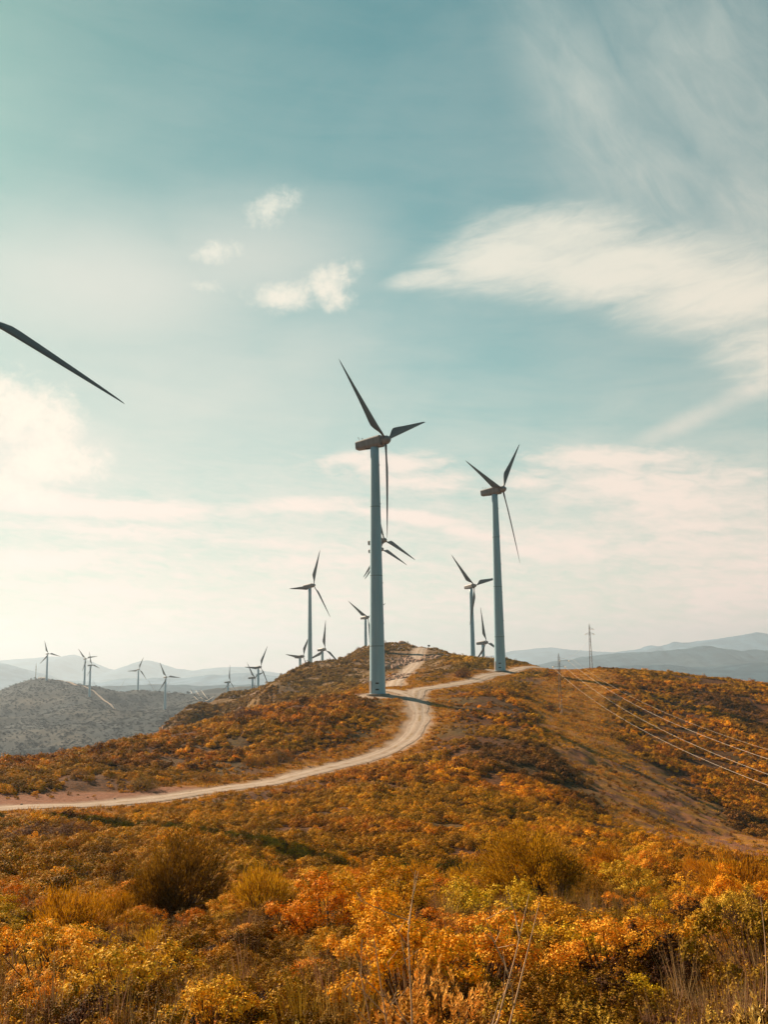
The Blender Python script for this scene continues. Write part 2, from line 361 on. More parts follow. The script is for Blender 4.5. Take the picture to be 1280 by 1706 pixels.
class MB:
    """collects simple solids into one mesh"""
    def __init__(s): s.v = []; s.f = []
    def add(s, vs, fs):
        b = len(s.v); s.v += [tuple(v) for v in vs]; s.f += [tuple(i+b for i in f) for f in fs]
    def box(s, cx, cy, cz_, sx, sy, sz, R=None):
        vs = [Vector((x*sx/2, y*sy/2, z*sz/2)) for x in (-1, 1) for y in (-1, 1) for z in (-1, 1)]
        if R: vs = [R@v for v in vs]
        vs = [v+Vector((cx, cy, cz_)) for v in vs]
        s.add(vs, [(0, 1, 3, 2), (4, 6, 7, 5), (0, 4, 5, 1), (2, 3, 7, 6), (0, 2, 6, 4), (1, 5, 7, 3)])
    def tube(s, pts, rad, n=6, cap=True):
        pts = [Vector(p) for p in pts]
        if not hasattr(rad, '__len__'): rad = [rad]*len(pts)
        rings = []
        for i, p in enumerate(pts):
            d = (pts[min(i+1, len(pts)-1)]-pts[max(i-1, 0)]).normalized()
            a = d.cross(Vector((0, 0, 1)) if abs(d.z) < .9 else Vector((1, 0, 0))).normalized(); b = d.cross(a)
            rings.append([p+(a*cos(2*pi*k/n)+b*sin(2*pi*k/n))*rad[i] for k in range(n)])
        vs = [v for r in rings for v in r]; fs = []
        for i in range(len(pts)-1):
            for k in range(n): fs.append((i*n+k, i*n+(k+1) % n, (i+1)*n+(k+1) % n, (i+1)*n+k))
        if cap: fs.append(tuple(range(n))[::-1]); fs.append(tuple((len(pts)-1)*n+k for k in range(n)))
        s.add(vs, fs)
    def build(s, name, mat, parent=None, smooth=False, link=True):
        me = bpy.data.meshes.new(name); me.from_pydata(s.v, [], s.f); me.materials.append(mat)
        if smooth:
            me.polygons.foreach_set('use_smooth', [True]*len(me.polygons))
        me.update(); o = bpy.data.objects.new(name, me)
        if parent is not None: o.parent = parent
        if link: COL.objects.link(o)
        return o
def tag(o, label=None, cat=None, group=None, kind=None):
    if label: o['label'] = label
    if cat: o['category'] = cat
    if group: o['group'] = group
    if kind: o['kind'] = kind
    return o
def empty(name, loc, rz=0.0):
    o = bpy.data.objects.new(name, None); o.location = loc; o.rotation_euler = (0, 0, rz); o.empty_display_size = .3; COL.objects.link(o); return o

# ------------------------------------------------------------------ materials
def newmat(name):
    m = bpy.data.materials.new(name); m.use_nodes = True; t = NT(m.node_tree); t.n.clear()
    o = t.new('ShaderNodeOutputMaterial'); return m, t, o
def principled(t, o, col, rough=0.8, spec=0.3, bump=None, metallic=0.0, bstr=0.5, bdist=0.05):
    b = t.new('ShaderNodeBsdfPrincipled')
    t.put(b.inputs['Base Color'], col+(1.0,) if isinstance(col, tuple) and len(col) == 3 else col)
    t.put(b.inputs['Roughness'], rough); b.inputs['Specular IOR Level'].default_value = spec; b.inputs['Metallic'].default_value = metallic
    if bump is not None:
        n = t.new('ShaderNodeBump'); n.inputs['Strength'].default_value = bstr; n.inputs['Distance'].default_value = bdist
        t.l.new(bump, n.inputs['Height']); t.l.new(n.outputs[0], b.inputs['Normal'])
    t.l.new(b.outputs[0], o.inputs['Surface']); return b

def mat_ground():
    m, t, o = newmat('heath_soil')
    P = t.new('ShaderNodeNewGeometry').outputs['Position']
    nS = t.noise(P, 2.2, 5, .65); nM = t.noise(P, 0.33, 5, .6); nL = t.noise(P, 0.045, 4, .6); nT = t.noise(P, 9.0, 3, .7)
    heath = t.ramp(nS, [(.25, (.02, .007, .002)), (.5, (.075, .026, .006)), (.72, (.20, .068, .010))])
    heath = t.mix(t.sm(nL, .45, .62), heath, t.ramp(nS, [(.25, (.02, .012, .004)), (.55, (.08, .045, .009)), (.8, (.20, .10, .016))]))
    strip = t.ramp(nM, [(.3, (.30, .13, .012)), (.5, (.42, .19, .018)), (.68, (.34, .13, .04))])
    strip = t.mix(t.sm(nS, .35, .7), strip, t.mix(1.0, strip, (.55, .5, .5), 'MULTIPLY'))
    pink = t.ramp(nS, [(.3, (.12, .045, .022)), (.6, (.23, .095, .050)), (.8, (.30, .145, .09))])
    strip = t.mix(t.math('MULTIPLY', t.attr('pink'), t.sm(nM, .35, .6)), strip, pink)
    dust = t.ramp(nM, [(.25, (.24, .16, .11)), (.55, (.33, .24, .18)), (.8, (.40, .31, .25))])
    dust = t.mix(t.sm(nT, .55, .8), dust, (.19, .13, .085))
    rock = t.ramp(nM, [(.30, (.10, .05, .02)), (.45, (.18, .095, .035)), (.58, (.20, .125, .075)), (.72, (.23, .16, .13))])
    rock = t.mix(t.sm(nL, .42, .60), rock, t.ramp(nS, [(.3, (.10, .06, .025)), (.7, (.27, .15, .045))]))
    rock = t.mix(t.sm(nS, .3, .6), t.mix(1.0, rock, (.45, .42, .42), 'MULTIPLY'), rock)
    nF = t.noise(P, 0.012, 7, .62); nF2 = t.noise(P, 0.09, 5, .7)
    far = t.ramp(nF, [(.30, (.010, .021, .029)), (.47, (.016, .026, .032)), (.57, (.028, .032, .032)), (.68, (.08, .07, .058))])  # distance haze is put into the far hill's bluish colour
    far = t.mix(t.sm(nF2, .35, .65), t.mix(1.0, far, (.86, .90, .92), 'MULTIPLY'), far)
    col = t.mix(t.attr('strip'), heath, strip)
    col = t.mix(t.attr('rocky'), col, rock)
    col = t.mix(t.attr('pull'), col, pink)
    col = t.mix(t.attr('road'), col, dust)
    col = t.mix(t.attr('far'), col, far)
    b = principled(t, o, col, .95, .1, t.math('ADD', nS, t.math('MULTIPLY', nT, .4)), bstr=.6, bdist=.12)
    return m
def mat_road():
    m, t, o = newmat('pale_dust')
    P = t.new('ShaderNodeNewGeometry').outputs['Position']
    nM = t.noise(P, 0.6, 5, .6); nT = t.noise(P, 6.0, 4, .7); u = t.attr('across')
    col = t.ramp(nM, [(.25, (.26, .18, .13)), (.5, (.37, .28, .22)), (.8, (.44, .35, .29))])
    # two wheel ruts worn paler, a darker crown with stones between them
    rut = t.sm(t.math('ABSOLUTE', t.math('SUBTRACT', t.math('ABSOLUTE', u), .45)), .22, .05)
    col = t.mix(t.math('MULTIPLY', rut, .55), col, (.47, .38, .32))
    col = t.mix(t.math('MULTIPLY', t.sm(nT, .45, .7), .7), col, (.20, .135, .09))
    # weeds on the crown
    crown = t.math('MULTIPLY', t.sm(t.math('ABSOLUTE', u), .22, .02), t.sm(t.noise(P, 0.35, 4, .6), .48, .62))
    col = t.mix(t.math('MULTIPLY', crown, .7), col, (.22, .13, .03))
    principled(t, o, col, .95, .1, nT, bstr=.5, bdist=.05)
    return m
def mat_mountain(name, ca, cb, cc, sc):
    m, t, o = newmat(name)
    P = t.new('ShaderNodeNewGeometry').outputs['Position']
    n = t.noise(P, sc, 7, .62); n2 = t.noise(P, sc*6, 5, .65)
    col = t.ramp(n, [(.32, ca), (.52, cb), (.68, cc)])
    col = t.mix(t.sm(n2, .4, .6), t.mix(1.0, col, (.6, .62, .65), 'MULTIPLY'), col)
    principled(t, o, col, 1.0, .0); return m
def mat_leaf(name, attr_t='INSTANCER', tint=None, gain=1.0, trans=.28):
    """foliage: the plant's own colour, varied leaf by leaf"""
    m, t, o = newmat(name)
    c0 = t.attr('tint', attr_t, 'Color') if tint is None else None
    ri = t.new('ShaderNodeNewGeometry').outputs['Random Per Island']
    var = t.ramp(ri, [(0, (.34, .30, .35)), (.28, (.72, .70, .70)), (.62, (1.05, 1.05, 1.0)), (.86, (1.18, 1.24, 1.4)), (1.0, (1.25, 1.45, 2.6))])
    col = t.mix(1.0, c0 if c0 is not None else tint+(1.0,), var, 'MULTIPLY')
    if gain != 1: col = t.mix(1.0, col, (gain,)*3, 'MULTIPLY')
    d = t.new('ShaderNodeBsdfPrincipled'); t.l.new(col, d.inputs['Base Color']); d.inputs['Roughness'].default_value = .62; d.inputs['Specular IOR Level'].default_value = .04
    tr = t.new('ShaderNodeBsdfTranslucent'); t.l.new(col, tr.inputs[0])
    mx_ = t.new('ShaderNodeMixShader'); mx_.inputs[0].default_value = trans
    t.l.new(d.outputs[0], mx_.inputs[1]); t.l.new(tr.outputs[0], mx_.inputs[2]); t.l.new(mx_.outputs[0], o.inputs['Surface'])
    return m
def mat_paint(name, col, rough=.5, streak=.12, sc=1.0, spec=.4, metallic=0.0):
    m, t, o = newmat(name)
    tc = t.new('ShaderNodeTexCoord').outputs['Object']
    mp = t.new('ShaderNodeMapping'); t.l.new(tc, mp.inputs[0]); mp.inputs['Scale'].default_value = (2.2*sc, 2.2*sc, .18*sc)
    n = t.noise(mp.outputs[0], 1.0, 5, .6); n2 = t.noise(tc, 3.5*sc, 4, .7)
    cc = t.mix(t.sm(n, .35, .7), tuple(x*(1-streak) for x in col), tuple(min(1, x*(1+streak*.5)) for x in col))
    cc = t.mix(t.math('MULTIPLY', t.sm(n2, .55, .8), .35), cc, tuple(x*.72 for x in col))
    principled(t, o, cc, rough, spec, metallic=metallic); return m
M_ground = mat_ground(); M_road = mat_road()
M_leaf = mat_leaf('shrub_leaves', trans=.12); M_cover = mat_leaf('scrub_leaves', trans=.08); M_needle = mat_leaf('broom_needles', trans=.35)
M_stem = mat_paint('brown_bark', (.09, .05, .03), .9, .3, 8, .1)
M_dry = mat_leaf('dry_grass', trans=.2)
M_twig = mat_paint('bleached_twig', (.55, .34, .20), .8, .2, 8, .1)
M_tower = mat_paint('skylit_shade_paint', (.30, .47, .58), .45, .07, .6)  # white paint, given the blue of its skylit shaded side as base colour
M_nac = mat_paint('weathered_shade_grey', (.25, .225, .225), .55, .2, 1.2)  # white nacelle paint; its dark look against bright sky is put into the colour
M_blade = mat_paint('shaded_blade_paint', (.135, .115, .115), .5, .2, .8)  # white blade paint, darkened in the colour to hold its shade against the sky
M_conc = mat_paint('stained_concrete', (.30, .25, .21), .9, .3, .8, .2)
M_seam = mat_paint('grimy_seam', (.15, .20, .23), .6, .3, 1)
M_dark = mat_paint('dark_hole', (.02, .02, .02), .6)
M_steel = mat_paint('galvanised_steel', (.26, .21, .19), .5, .2, 2, .5, .3)
M_wire = mat_paint('aluminium_wire', (.80, .66, .52), .35, .1, 1, .8, .4)
M_glassins = mat_paint('porcelain', (.75, .70, .62), .3, .1, 4)
M_wall = mat_paint('stone_wall', (.20, .14, .10), .9, .3, .6)

# ------------------------------------------------------------------ ground sheet
def build_ground():
    fine = np.radians(np.linspace(-27, 27, 620)); 
    mid = np.radians(np.linspace(27.4, 60, 60)); back = np.radians(np.linspace(62, 298, 90))
    A = np.concatenate([-mid[::-1], fine, mid, back[:-1]])
    R = np.concatenate([[0.0, .6, 1.2, 1.8], np.geomspace(2.4, 40, 190), np.linspace(40, 320, 360)[1:], np.geomspace(320, 700, 110)[1:], np.geomspace(700, 2000, 170)[1:], np.geomspace(2000, 40000, 30)[1:]])
    a, r = np.meshgrid(A, R); x = r*np.sin(a); y = r*np.cos(a)
    mk = masks(x, y); z = height(x, y, mk)
    z = np.where(r > 2600, -122.0, z)
    V = np.stack([x, y, z], -1).reshape(-1, 3); nr, na = x.shape
    i = np.arange(nr-1)[:, None]*na; j = np.arange(na)[None]; j2 = (j+1) % na
    Q = np.stack([i+j, i+j2, i+na+j2, i+na+j], -1).reshape(-1, 4)[:, ::-1]
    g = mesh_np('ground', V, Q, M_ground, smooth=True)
    px = x/np.maximum(y, 1)
    pink = ss(fbm(x/11, y/11, 3, 77), .36, .50)*ss(x, 14, 26)*(1-ss(y, 150, 178))
    for nm, arr in (('road', mk['road']), ('strip', np.maximum(mk['strip'], .75*mk['verge'])), ('rocky', mk['rocky']), ('pull', mk['pull']), ('far', mk['far']), ('pink', pink)):
        at_ = g.data.attributes.new(nm, 'FLOAT', 'POINT'); at_.data.foreach_set('value', np.ascontiguousarray(arr, np.float32).ravel())
    tag(g, kind='structure')
build_ground()
def build_roads():
    for nm, (pts, w) in ROADS.items():
        d = np.gradient(pts, axis=0); d /= np.linalg.norm(d, axis=1)[:, None]; nrm = np.stack([-d[:, 1], d[:, 0]], 1)
        U = np.linspace(-1, 1, 15); n = len(pts); s = np.arange(n)
        wl = w*(1+.75*(fbm(s/4.0, s*0+3.3, 3, 81)-.5)); wr = w*(1+.75*(fbm(s/4.0, s*0+9.3, 3, 82)-.5))
        ww = np.where(U[None] < 0, wl[:, None], wr[:, None])
        X = pts[:, None, 0]+nrm[:, None, 0]*U[None]*ww; Y = pts[:, None, 1]+nrm[:, None, 1]*U[None]*ww
        Z = height(X, Y)+0.05+0.07*(1-U[None]**2)-0.035*np.exp(-((np.abs(U[None])-.45)/.13)**2)+(fbm(X*1.5, Y*1.5, 2, 88)-.5)*.05
        if nm == 'far_track': Z += .8
        V = np.stack([X, Y, Z], -1).reshape(-1, 3); k = len(U)
        i = np.arange(n-1)[:, None]*k; j = np.arange(k-1)[None]
        Q = np.stack([i+j, i+j+1, i+k+j+1, i+k+j], -1).reshape(-1, 4)
        o = mesh_np(nm, V, Q, M_road, smooth=True)
        aa = o.data.attributes.new('across', 'FLOAT', 'POINT'); aa.data.foreach_set('value', np.tile(U, n).astype(np.float32))
        tag(o, kind='structure')
build_roads()

# ------------------------------------------------------------------ mountains
def mountain(nm, prof, d, depth, base, mat, seed, rough=1.0):
    """a range with real depth: ridge heights from the skyline, spurs and gullies down both flanks"""
    P = np.array([at(px, py, d) for px, py in prof]); xs = np.linspace(P[0, 0], P[-1, 0], 420); zs = np.interp(xs, P[:, 0], P[:, 2])
    ker = np.hanning(9); ker /= ker.sum(); zs = np.convolve(np.pad(zs, 4, 'edge'), ker, 'valid')
    zs = zs+(fbm(xs/(d*.02), xs*0+seed, 5, seed)-.5)*d*.0035*rough
    T = np.linspace(-1, 1, 61)
    X = xs[None]+0*T[:, None]; 
    n = fbm(X/(d*.045), (T[:, None]+0*X)*1.6+seed, 5, seed+3, .55)-.5
    Yd = d+T[:, None]*depth+n*depth*.35
    prof_t = (1-np.abs(T[:, None])**1.25)
    Z = base+(zs[None]-base)*np.clip(prof_t+n*.55*rough*(4*prof_t*(1-prof_t)), 0, 1.0)
    edge = ss(np.arange(420), 0, 12)*ss(419-np.arange(420), 0, 12); Z = base+(Z-base)*(.15+.85*edge[None])
    V = np.stack([X, Yd, Z], -1).reshape(-1, 3); nt, nx = X.shape
    i = np.arange(nt-1)[:, None]*nx; j = np.arange(nx-1)[None]
    Q = np.stack([i+j, i+j+1, i+nx+j+1, i+nx+j], -1).reshape(-1, 4)
    tag(mesh_np(nm, V, Q, mat, smooth=True), kind='structure')
MA = mat_mountain('haze_blue_slopes', (.11, .20, .30), (.13, .23, .33), (.16, .25, .33), .0012)  # bluish haze partly put into the slope colour
MB_ = mat_mountain('hazy_wooded_slopes', (.04, .09, .13), (.05, .10, .14), (.08, .12, .14), .002)  # woodland with some haze blue mixed into its colour
BASE = -126
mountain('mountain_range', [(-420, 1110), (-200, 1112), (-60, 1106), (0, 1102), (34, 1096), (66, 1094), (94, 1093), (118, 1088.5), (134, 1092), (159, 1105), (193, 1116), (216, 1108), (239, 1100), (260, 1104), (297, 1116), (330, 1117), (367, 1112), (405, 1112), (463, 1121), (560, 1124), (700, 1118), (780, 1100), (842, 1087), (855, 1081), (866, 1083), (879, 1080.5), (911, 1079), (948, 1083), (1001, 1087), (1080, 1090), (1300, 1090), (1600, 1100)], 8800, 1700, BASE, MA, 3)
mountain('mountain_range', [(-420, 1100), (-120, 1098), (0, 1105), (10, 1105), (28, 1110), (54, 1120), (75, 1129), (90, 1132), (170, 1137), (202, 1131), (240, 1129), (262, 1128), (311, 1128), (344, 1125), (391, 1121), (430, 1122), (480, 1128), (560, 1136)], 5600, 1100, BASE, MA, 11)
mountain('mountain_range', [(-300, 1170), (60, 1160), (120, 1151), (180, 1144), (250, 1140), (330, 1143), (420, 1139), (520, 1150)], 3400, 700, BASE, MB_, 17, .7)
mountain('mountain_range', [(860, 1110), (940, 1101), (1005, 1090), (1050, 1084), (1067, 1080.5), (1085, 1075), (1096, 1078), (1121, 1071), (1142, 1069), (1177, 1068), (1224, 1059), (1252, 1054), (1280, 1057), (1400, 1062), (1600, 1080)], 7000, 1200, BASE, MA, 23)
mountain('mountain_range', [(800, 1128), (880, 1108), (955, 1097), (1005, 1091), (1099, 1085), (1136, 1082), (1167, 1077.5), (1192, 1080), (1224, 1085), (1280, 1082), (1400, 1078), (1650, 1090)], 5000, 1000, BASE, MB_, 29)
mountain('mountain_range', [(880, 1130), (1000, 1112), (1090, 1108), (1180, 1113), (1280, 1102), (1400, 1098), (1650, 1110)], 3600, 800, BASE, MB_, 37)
# ------------------------------------------------------------------ wind turbines
def H1(x, y): return float(height(np.array([x]), np.array([y]))[0])
TILT = radians(4)
def blade_mesh(L, fat=1.0):
    """blade along +Z, leading edge towards +X, thickness along Y; twisted root to tip"""
    st = [(0.0, .42, .42, 0), (.05, .42, .42, 0), (.10, .70, .34, .3), (.17, 1.22, .30, .75), (.225, 1.50, .27, 1), (.27, 1.48, .25, 1), (.38, 1.26, .20, 1), (.52, .99, .15, 1), (.68, .72, .10, 1), (.84, .45, .06, 1), (.95, .25, .035, 1), (.99, .12, .02, 1), (1.0, .04, .01, 1)]
    n = 14; V = []
    for t, ch, th, f in st:
        z = .75+t*(L-.75); ch = ch*(1+(fat-1)*f)
        ch = ch*1.1; tw = radians(6+14*(1-t)**1.5)
        for k in range(n):
            a = 2*pi*k/n; ca, sa = cos(a), sin(a)
            ex = .5*ca; ey = .5*sa*th
            # aerofoil: blunt nose, thin tail
            ax = ca*.5; thick = (0.5*(1+ca))**.6*1.15
            ay = .5*sa*th*(thick*f+(1-f))
            x = ax*ch-(.5*ch-.21)*1.0          # straight leading edge at +0.21
            V.append((x*cos(tw)-ay*sin(tw)*-1, -(x*sin(tw))+ay*cos(tw), z))
    V = np.array(V); m = len(st)
    Q = [(i*n+k, i*n+(k+1) % n, (i+1)*n+(k+1) % n, (i+1)*n+k) for i in range(m-1) for k in range(n)]
    return V, np.array(Q), [np.array([list(range(n))[::-1]]), np.array([[(m-1)*n+k for k in range(n)]])]
_bm = {}
def turbine(label, H, yaw, ph, L=19.2, detail=2, pitch=0, ground=None, group='wind turbines on the ridges'):
    yaw = radians(yaw); a = Vector((cos(yaw), -sin(yaw), 0))
    H = Vector(H); base = H-a*2.4; g = H1(base.x, base.y) if ground is None else ground
    root = empty('wind_turbine', (base.x, base.y, g)); tag(root, label, 'wind turbine', group)
    top = H.z-g-1.0
    # tower: tapered tube with flanges between its rings
    n = 40 if detail > 1 else 20
    rb, rt_ = 1.43, .78
    if detail == 0: rb, rt_ = 1.5, .95
    prof = [(-1.0, rb), (0, rb)]
    k = 24
    for i in range(1, k+1):
        t = i/k; prof.append((top*t, rb+(rt_-rb)*(t**1.0)*(1-.12*(1-t))))
    V = [(r*cos(2*pi*j/n), r*sin(2*pi*j/n), z) for z, r in prof for j in range(n)]
    Q = [(i*n+j, i*n+(j+1) % n, (i+1)*n+(j+1) % n, (i+1)*n+j) for i in range(len(prof)-1) for j in range(n)]
    cap = [np.array([[(len(prof)-1)*n+j for j in range(n)]])]
    tw = mesh_np('tower', V, [np.array(Q)]+cap, M_tower, root, smooth=True)
    def rad(z):
        t = z/top; return rb+(rt_-rb)*t*(1-.12*(1-t))
    if detail > 1:
        for fr in (.19, .47, .75):
            m = MB(); z0 = top*fr; m.tube([(0, 0, z0-.06), (0, 0, z0-.055), (0, 0, z0+.055), (0, 0, z0+.06)], [rad(z0)-.01, rad(z0)+.018, rad(z0)+.018, rad(z0)-.01], n, False)
            f = m.build('flange', M_seam, tw)
        m = MB(); m.tube([(0, 0, -1.2), (0, 0, .16), (0, 0, .20)], [2.15, 2.15, 2.05], 32); m.build('foundation', M_conc, root)
        # vents and door face the camera side, beside the road
        ca = math.atan2(-base.y, -base.x)
        def onwall(nm, ang, z, wd, ht, mat, par):
            r = rad(z)+.012; R = Matrix.Rotation(ang, 3, 'Z'); m = MB(); m.box(r*cos(ang), r*sin(ang), z, .06, wd, ht, R); return m.build(nm, mat, par)
        for z in (.95, 2.05): onwall('vent', ca+.28-.33, z, .60, .24, M_dark, tw)
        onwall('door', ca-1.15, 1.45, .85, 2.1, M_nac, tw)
        m = MB()
        for z in np.arange(top*.28, top*.97, 7.3): m.box(rad(z)*cos(ca+1.45)+.0, rad(z)*sin(ca+1.45), z, .16, .16, .22)
        m.build('cable_clip', M_steel, tw)['kind'] = 'stuff'
        m = MB(); m.tube([(0, 0, top), (0, 0, top+.28)], [rt_+.03, rt_+.03], n); m.build('yaw_ring', M_dark, root)
    # frame of the rotor
    hh = Vector((sin(yaw), cos(yaw), 0)); Z = Vector((0, 0, 1))
    ax = (a*cos(TILT)+Z*sin(TILT)).normalized(); zz = (Z*cos(TILT)-a*sin(TILT)).normalized()
    hub = H-Vector((base.x, base.y, g))
    # nacelle: long tapering box, deepest behind the hub, chamfered along its length
    secs = [(-6.25, .58, .62, .10), (-6.15, .78, .74, .10), (-3.0, .98, .92, .06), (-.95, 1.08, 1.0, .0), (-.75, .92, .95, .0)]
    m = MB(); vs = []
    ch = .22
    for s, hw, hh_, dz in secs:
        for (u, v) in ((-1, -1+ch*2), (-1+ch, -1), (1-ch, -1), (1, -1+ch*2), (1, 1-ch*1.3), (1-ch*.9, 1), (-1+ch*.9, 1), (-1, 1-ch*1.3)):
            vs.append(hub+ax*s+hh*(u*hw)+zz*(v*hh_+dz*-.5))
    fs = []; N = 8
    for i in range(len(secs)-1):
        for k_ in range(N): fs.append((i*N+k_, i*N+(k_+1) % N, (i+1)*N+(k_+1) % N, (i+1)*N+k_))
    fs += [tuple(range(N))[::-1], tuple((len(secs)-1)*N+k_ for k_ in range(N))]
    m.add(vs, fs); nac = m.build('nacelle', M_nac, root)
    if detail > 1:
        m = MB()
        p = hub+ax*-5.7+zz*.66
        m.tube([p, p+Z*.75], .03, 5); m.tube([p+Z*.72-hh*.3, p+Z*.72+hh*.3], .025, 5); m.box(*(p+Z*.80-hh*.3), .16, .16, .12)
        m.build('anemometer', M_steel, nac)
        m = MB(); p2 = p+ax*.7; m.tube([p2, p2+Z*.55], .03, 5); m.box(*(p2+Z*.55), .3, .05, .12)
        m.build('wind_vane', M_steel, nac)
        m = MB(); m.box(*(hub+ax*-3.2-zz*.93), 2.2, .9, .05, Matrix((ax, hh, zz)).transposed()); m.build('hatch', M_dark, nac)
    # spinner
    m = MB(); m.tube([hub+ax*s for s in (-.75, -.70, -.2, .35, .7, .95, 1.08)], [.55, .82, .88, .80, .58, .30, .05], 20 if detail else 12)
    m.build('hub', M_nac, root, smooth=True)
    # blades
    key = (round(L, 1), detail)
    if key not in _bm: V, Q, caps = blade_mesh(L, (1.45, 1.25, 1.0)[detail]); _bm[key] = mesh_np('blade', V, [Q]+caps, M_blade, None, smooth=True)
    src = _bm[key]
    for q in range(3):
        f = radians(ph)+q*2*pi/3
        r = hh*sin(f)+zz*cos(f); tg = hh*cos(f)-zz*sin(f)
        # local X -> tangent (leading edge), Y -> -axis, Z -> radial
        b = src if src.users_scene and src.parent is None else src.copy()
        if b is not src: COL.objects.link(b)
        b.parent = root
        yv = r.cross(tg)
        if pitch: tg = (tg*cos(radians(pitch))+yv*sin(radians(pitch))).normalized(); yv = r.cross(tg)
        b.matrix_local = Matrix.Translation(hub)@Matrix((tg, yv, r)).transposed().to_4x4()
    return root
TL = [
 ('large pale-towered wind turbine in the centre beside the bend of the dirt road', (643, 733), 180, 29, 67, 19.0, 2),
 ('tall wind turbine right of the central one, standing beside the dirt road on the crest', (838, 815), 256, 33, 42, 20, 2),
 ('nearest wind turbine, only its one dark blade reaching into the picture from the left edge', (-50, 515), 90, 32, 104, 20, 2),
 ('wind turbine mostly hidden behind the central tower, the higher of two rotors there', (640.4, 900), 330, 34, 105, 19.2, 1),
 ('wind turbine hidden behind the central tower, the lower of two rotors there', (636, 915), 410, 34, 105, 19.2, 1),
 ('wind turbine just left of the tall right-hand one, rising from behind the heath crest', (791, 975.6), 465, 50, 75, 19.2, 1),
 ('low wind turbine showing only nacelle and blades between the two right-hand towers', (811, 1070), 544, 39, 111, 19.2, 1),
 ('slender wind turbine rising behind the left shoulder of the rocky hill', (522.7, 974.8), 500, 33, 21, 20, 1),
 ('small wind turbine on the rocky hilltop just left of the central tower', (613.4, 1028), 637, 45, 60, 19.2, 1),
 ('low wind turbine, left of the slender one, its nacelle just above the rocky slope', (505.2, 1093.2), 650, 30, 33, 19.2, 1),
 ('low wind turbine, right of the slender one, its tower foot hidden by the rocky slope', (541.5, 1081.5), 645, 42, 6, 19, 1),
 ('wind turbine above the foot of the rocky slope, larger of an overlapping pair', (434.3, 1111), 796, 33, 30, 19.2, 1),
 ('wind turbine above the foot of the rocky slope, smaller of an overlapping pair', (424.9, 1128.6), 870, 21, 75, 18.5, 1),
 ('lone hazy wind turbine in the gap just left of the rocky slope', (383.4, 1136), 1062, 15, 6, 18.5, 0),
 ('hazy wind turbine standing low on the near flank of the distant hill, beside a clearing', (277.7, 1127.9), 1180, 48, 93, 19, 0),
 ('hazy wind turbine at the right end of the distant hill crest', (232, 1115), 1480, 48, 22, 19.2, 0),
 ('hazy wind turbine below the distant crest track, right one of a close pair', (153.4, 1107.9), 1300, 15, 102, 18.5, 0),
 ('hazy wind turbine on the distant crest, left one of a close pair', (143.4, 1097.2), 1415, 44, 79, 18.5, 0),
 ('hazy wind turbine on the top of the distant hill beside a thin mast', (80.6, 1088.8), 1400, 44, 102, 19.2, 0),
]
for lb, hp, d, yaw, ph, L, det in TL: turbine(lb, at(hp[0], hp[1], d), yaw, ph, L, det, -11 if hp[0] < 0 else 0)

# ------------------------------------------------------------------ lattice pylons and wires
def lattice_pylon(label, x, y, hgt, wb, arms, mat=None, th=.05, wt=.25):
    mat = mat or M_steel
    g = H1(x, y); root = empty('lattice_pylon', (x, y, g)); tag(root, label, 'pylon', 'steel lattice power pylons')
    m = MB(); n = max(6, int(hgt/1.0)); w = lambda z: wb+(wt-wb)*min(1, z/(hgt*.93))
    L4 = ((-1, -1), (1, -1), (1, 1), (-1, 1))
    for sx, sy in L4: m.tube([(sx*wb/2, sy*wb/2, -.5), (sx*w(hgt)/2, sy*w(hgt)/2, hgt*.93), (0, 0, hgt)], th, 4)
    for i in range(n):
        z0, z1 = hgt*.93*i/n, hgt*.93*(i+1)/n; a, b = w(z0)/2, w(z1)/2
        for k in range(4):
            p, q = L4[k], L4[(k+1) % 4]
            if i % 2: p, q = q, p
            m.tube([(p[0]*a, p[1]*a, z0), (q[0]*b, q[1]*b, z1)], th*.6, 3, False)
    m.build('mast', mat, root)
    for z, dx0, dx1 in arms:
        m = MB(); m.tube([(dx0, 0, z), (dx1, 0, z)], th*1.1, 4); m.tube([(dx0, 0, z), (0, 0, z+.6)], th*.7, 3); m.tube([(dx1, 0, z), (0, 0, z+.6)], th*.7, 3)
        ar = m.build('crossarm', mat, root)
        for dx in (dx0, dx1):
            m = MB(); m.tube([(dx, 0, z), (dx, -.15, z-.1), (dx, -.5, z-.14)], [.05, .09, .09], 8); m.tube([(dx, 0, z), (dx, .15, z-.1), (dx, .5, z-.14)], [.05, .09, .09], 8)
            m.build('insulator', M_glassins, ar)
    return root, g
p1 = at(935, 1188, 190); zt = at(932, 1088, 190)[2]
PY, g1 = lattice_pylon('slim steel lattice pylon on the grassy strip, carrying the wires down to the right', p1[0], p1[1], zt-H1(p1[0], p1[1]), .55, [(at(932, 1110, 190)[2]-H1(p1[0], p1[1]), -1.15, 1.15), (at(932, 1100, 190)[2]-H1(p1[0], p1[1]), .2, 1.9)], th=.024, wt=.22)
p2 = at(985, 1103, 300); g2 = H1(p2[0], p2[1]); zt2 = at(982, 1039, 300)[2]
lattice_pylon('tapering lattice pylon against the sky on the right-hand crest', p2[0], p2[1], zt2-g2, .95, [(at(982, 1056, 300)[2]-g2, -1.3, 1.3), (at(982, 1048, 300)[2]-g2, .1, 1.2)], th=.042, wt=.25)
p3 = at(669, 1122, 262); zt3 = at(667, 1074, 262)[2]; g3 = H1(p3[0], p3[1])
lattice_pylon('very slender pylon beside the track climbing the rocky hill', p3[0], p3[1], zt3-g3, .45, [(at(667, 1080, 262)[2]-g3, -.7, .7)], th=.022, wt=.2)
pe = np.array([29.8, 14.0]); ge = H1(pe[0], pe[1])
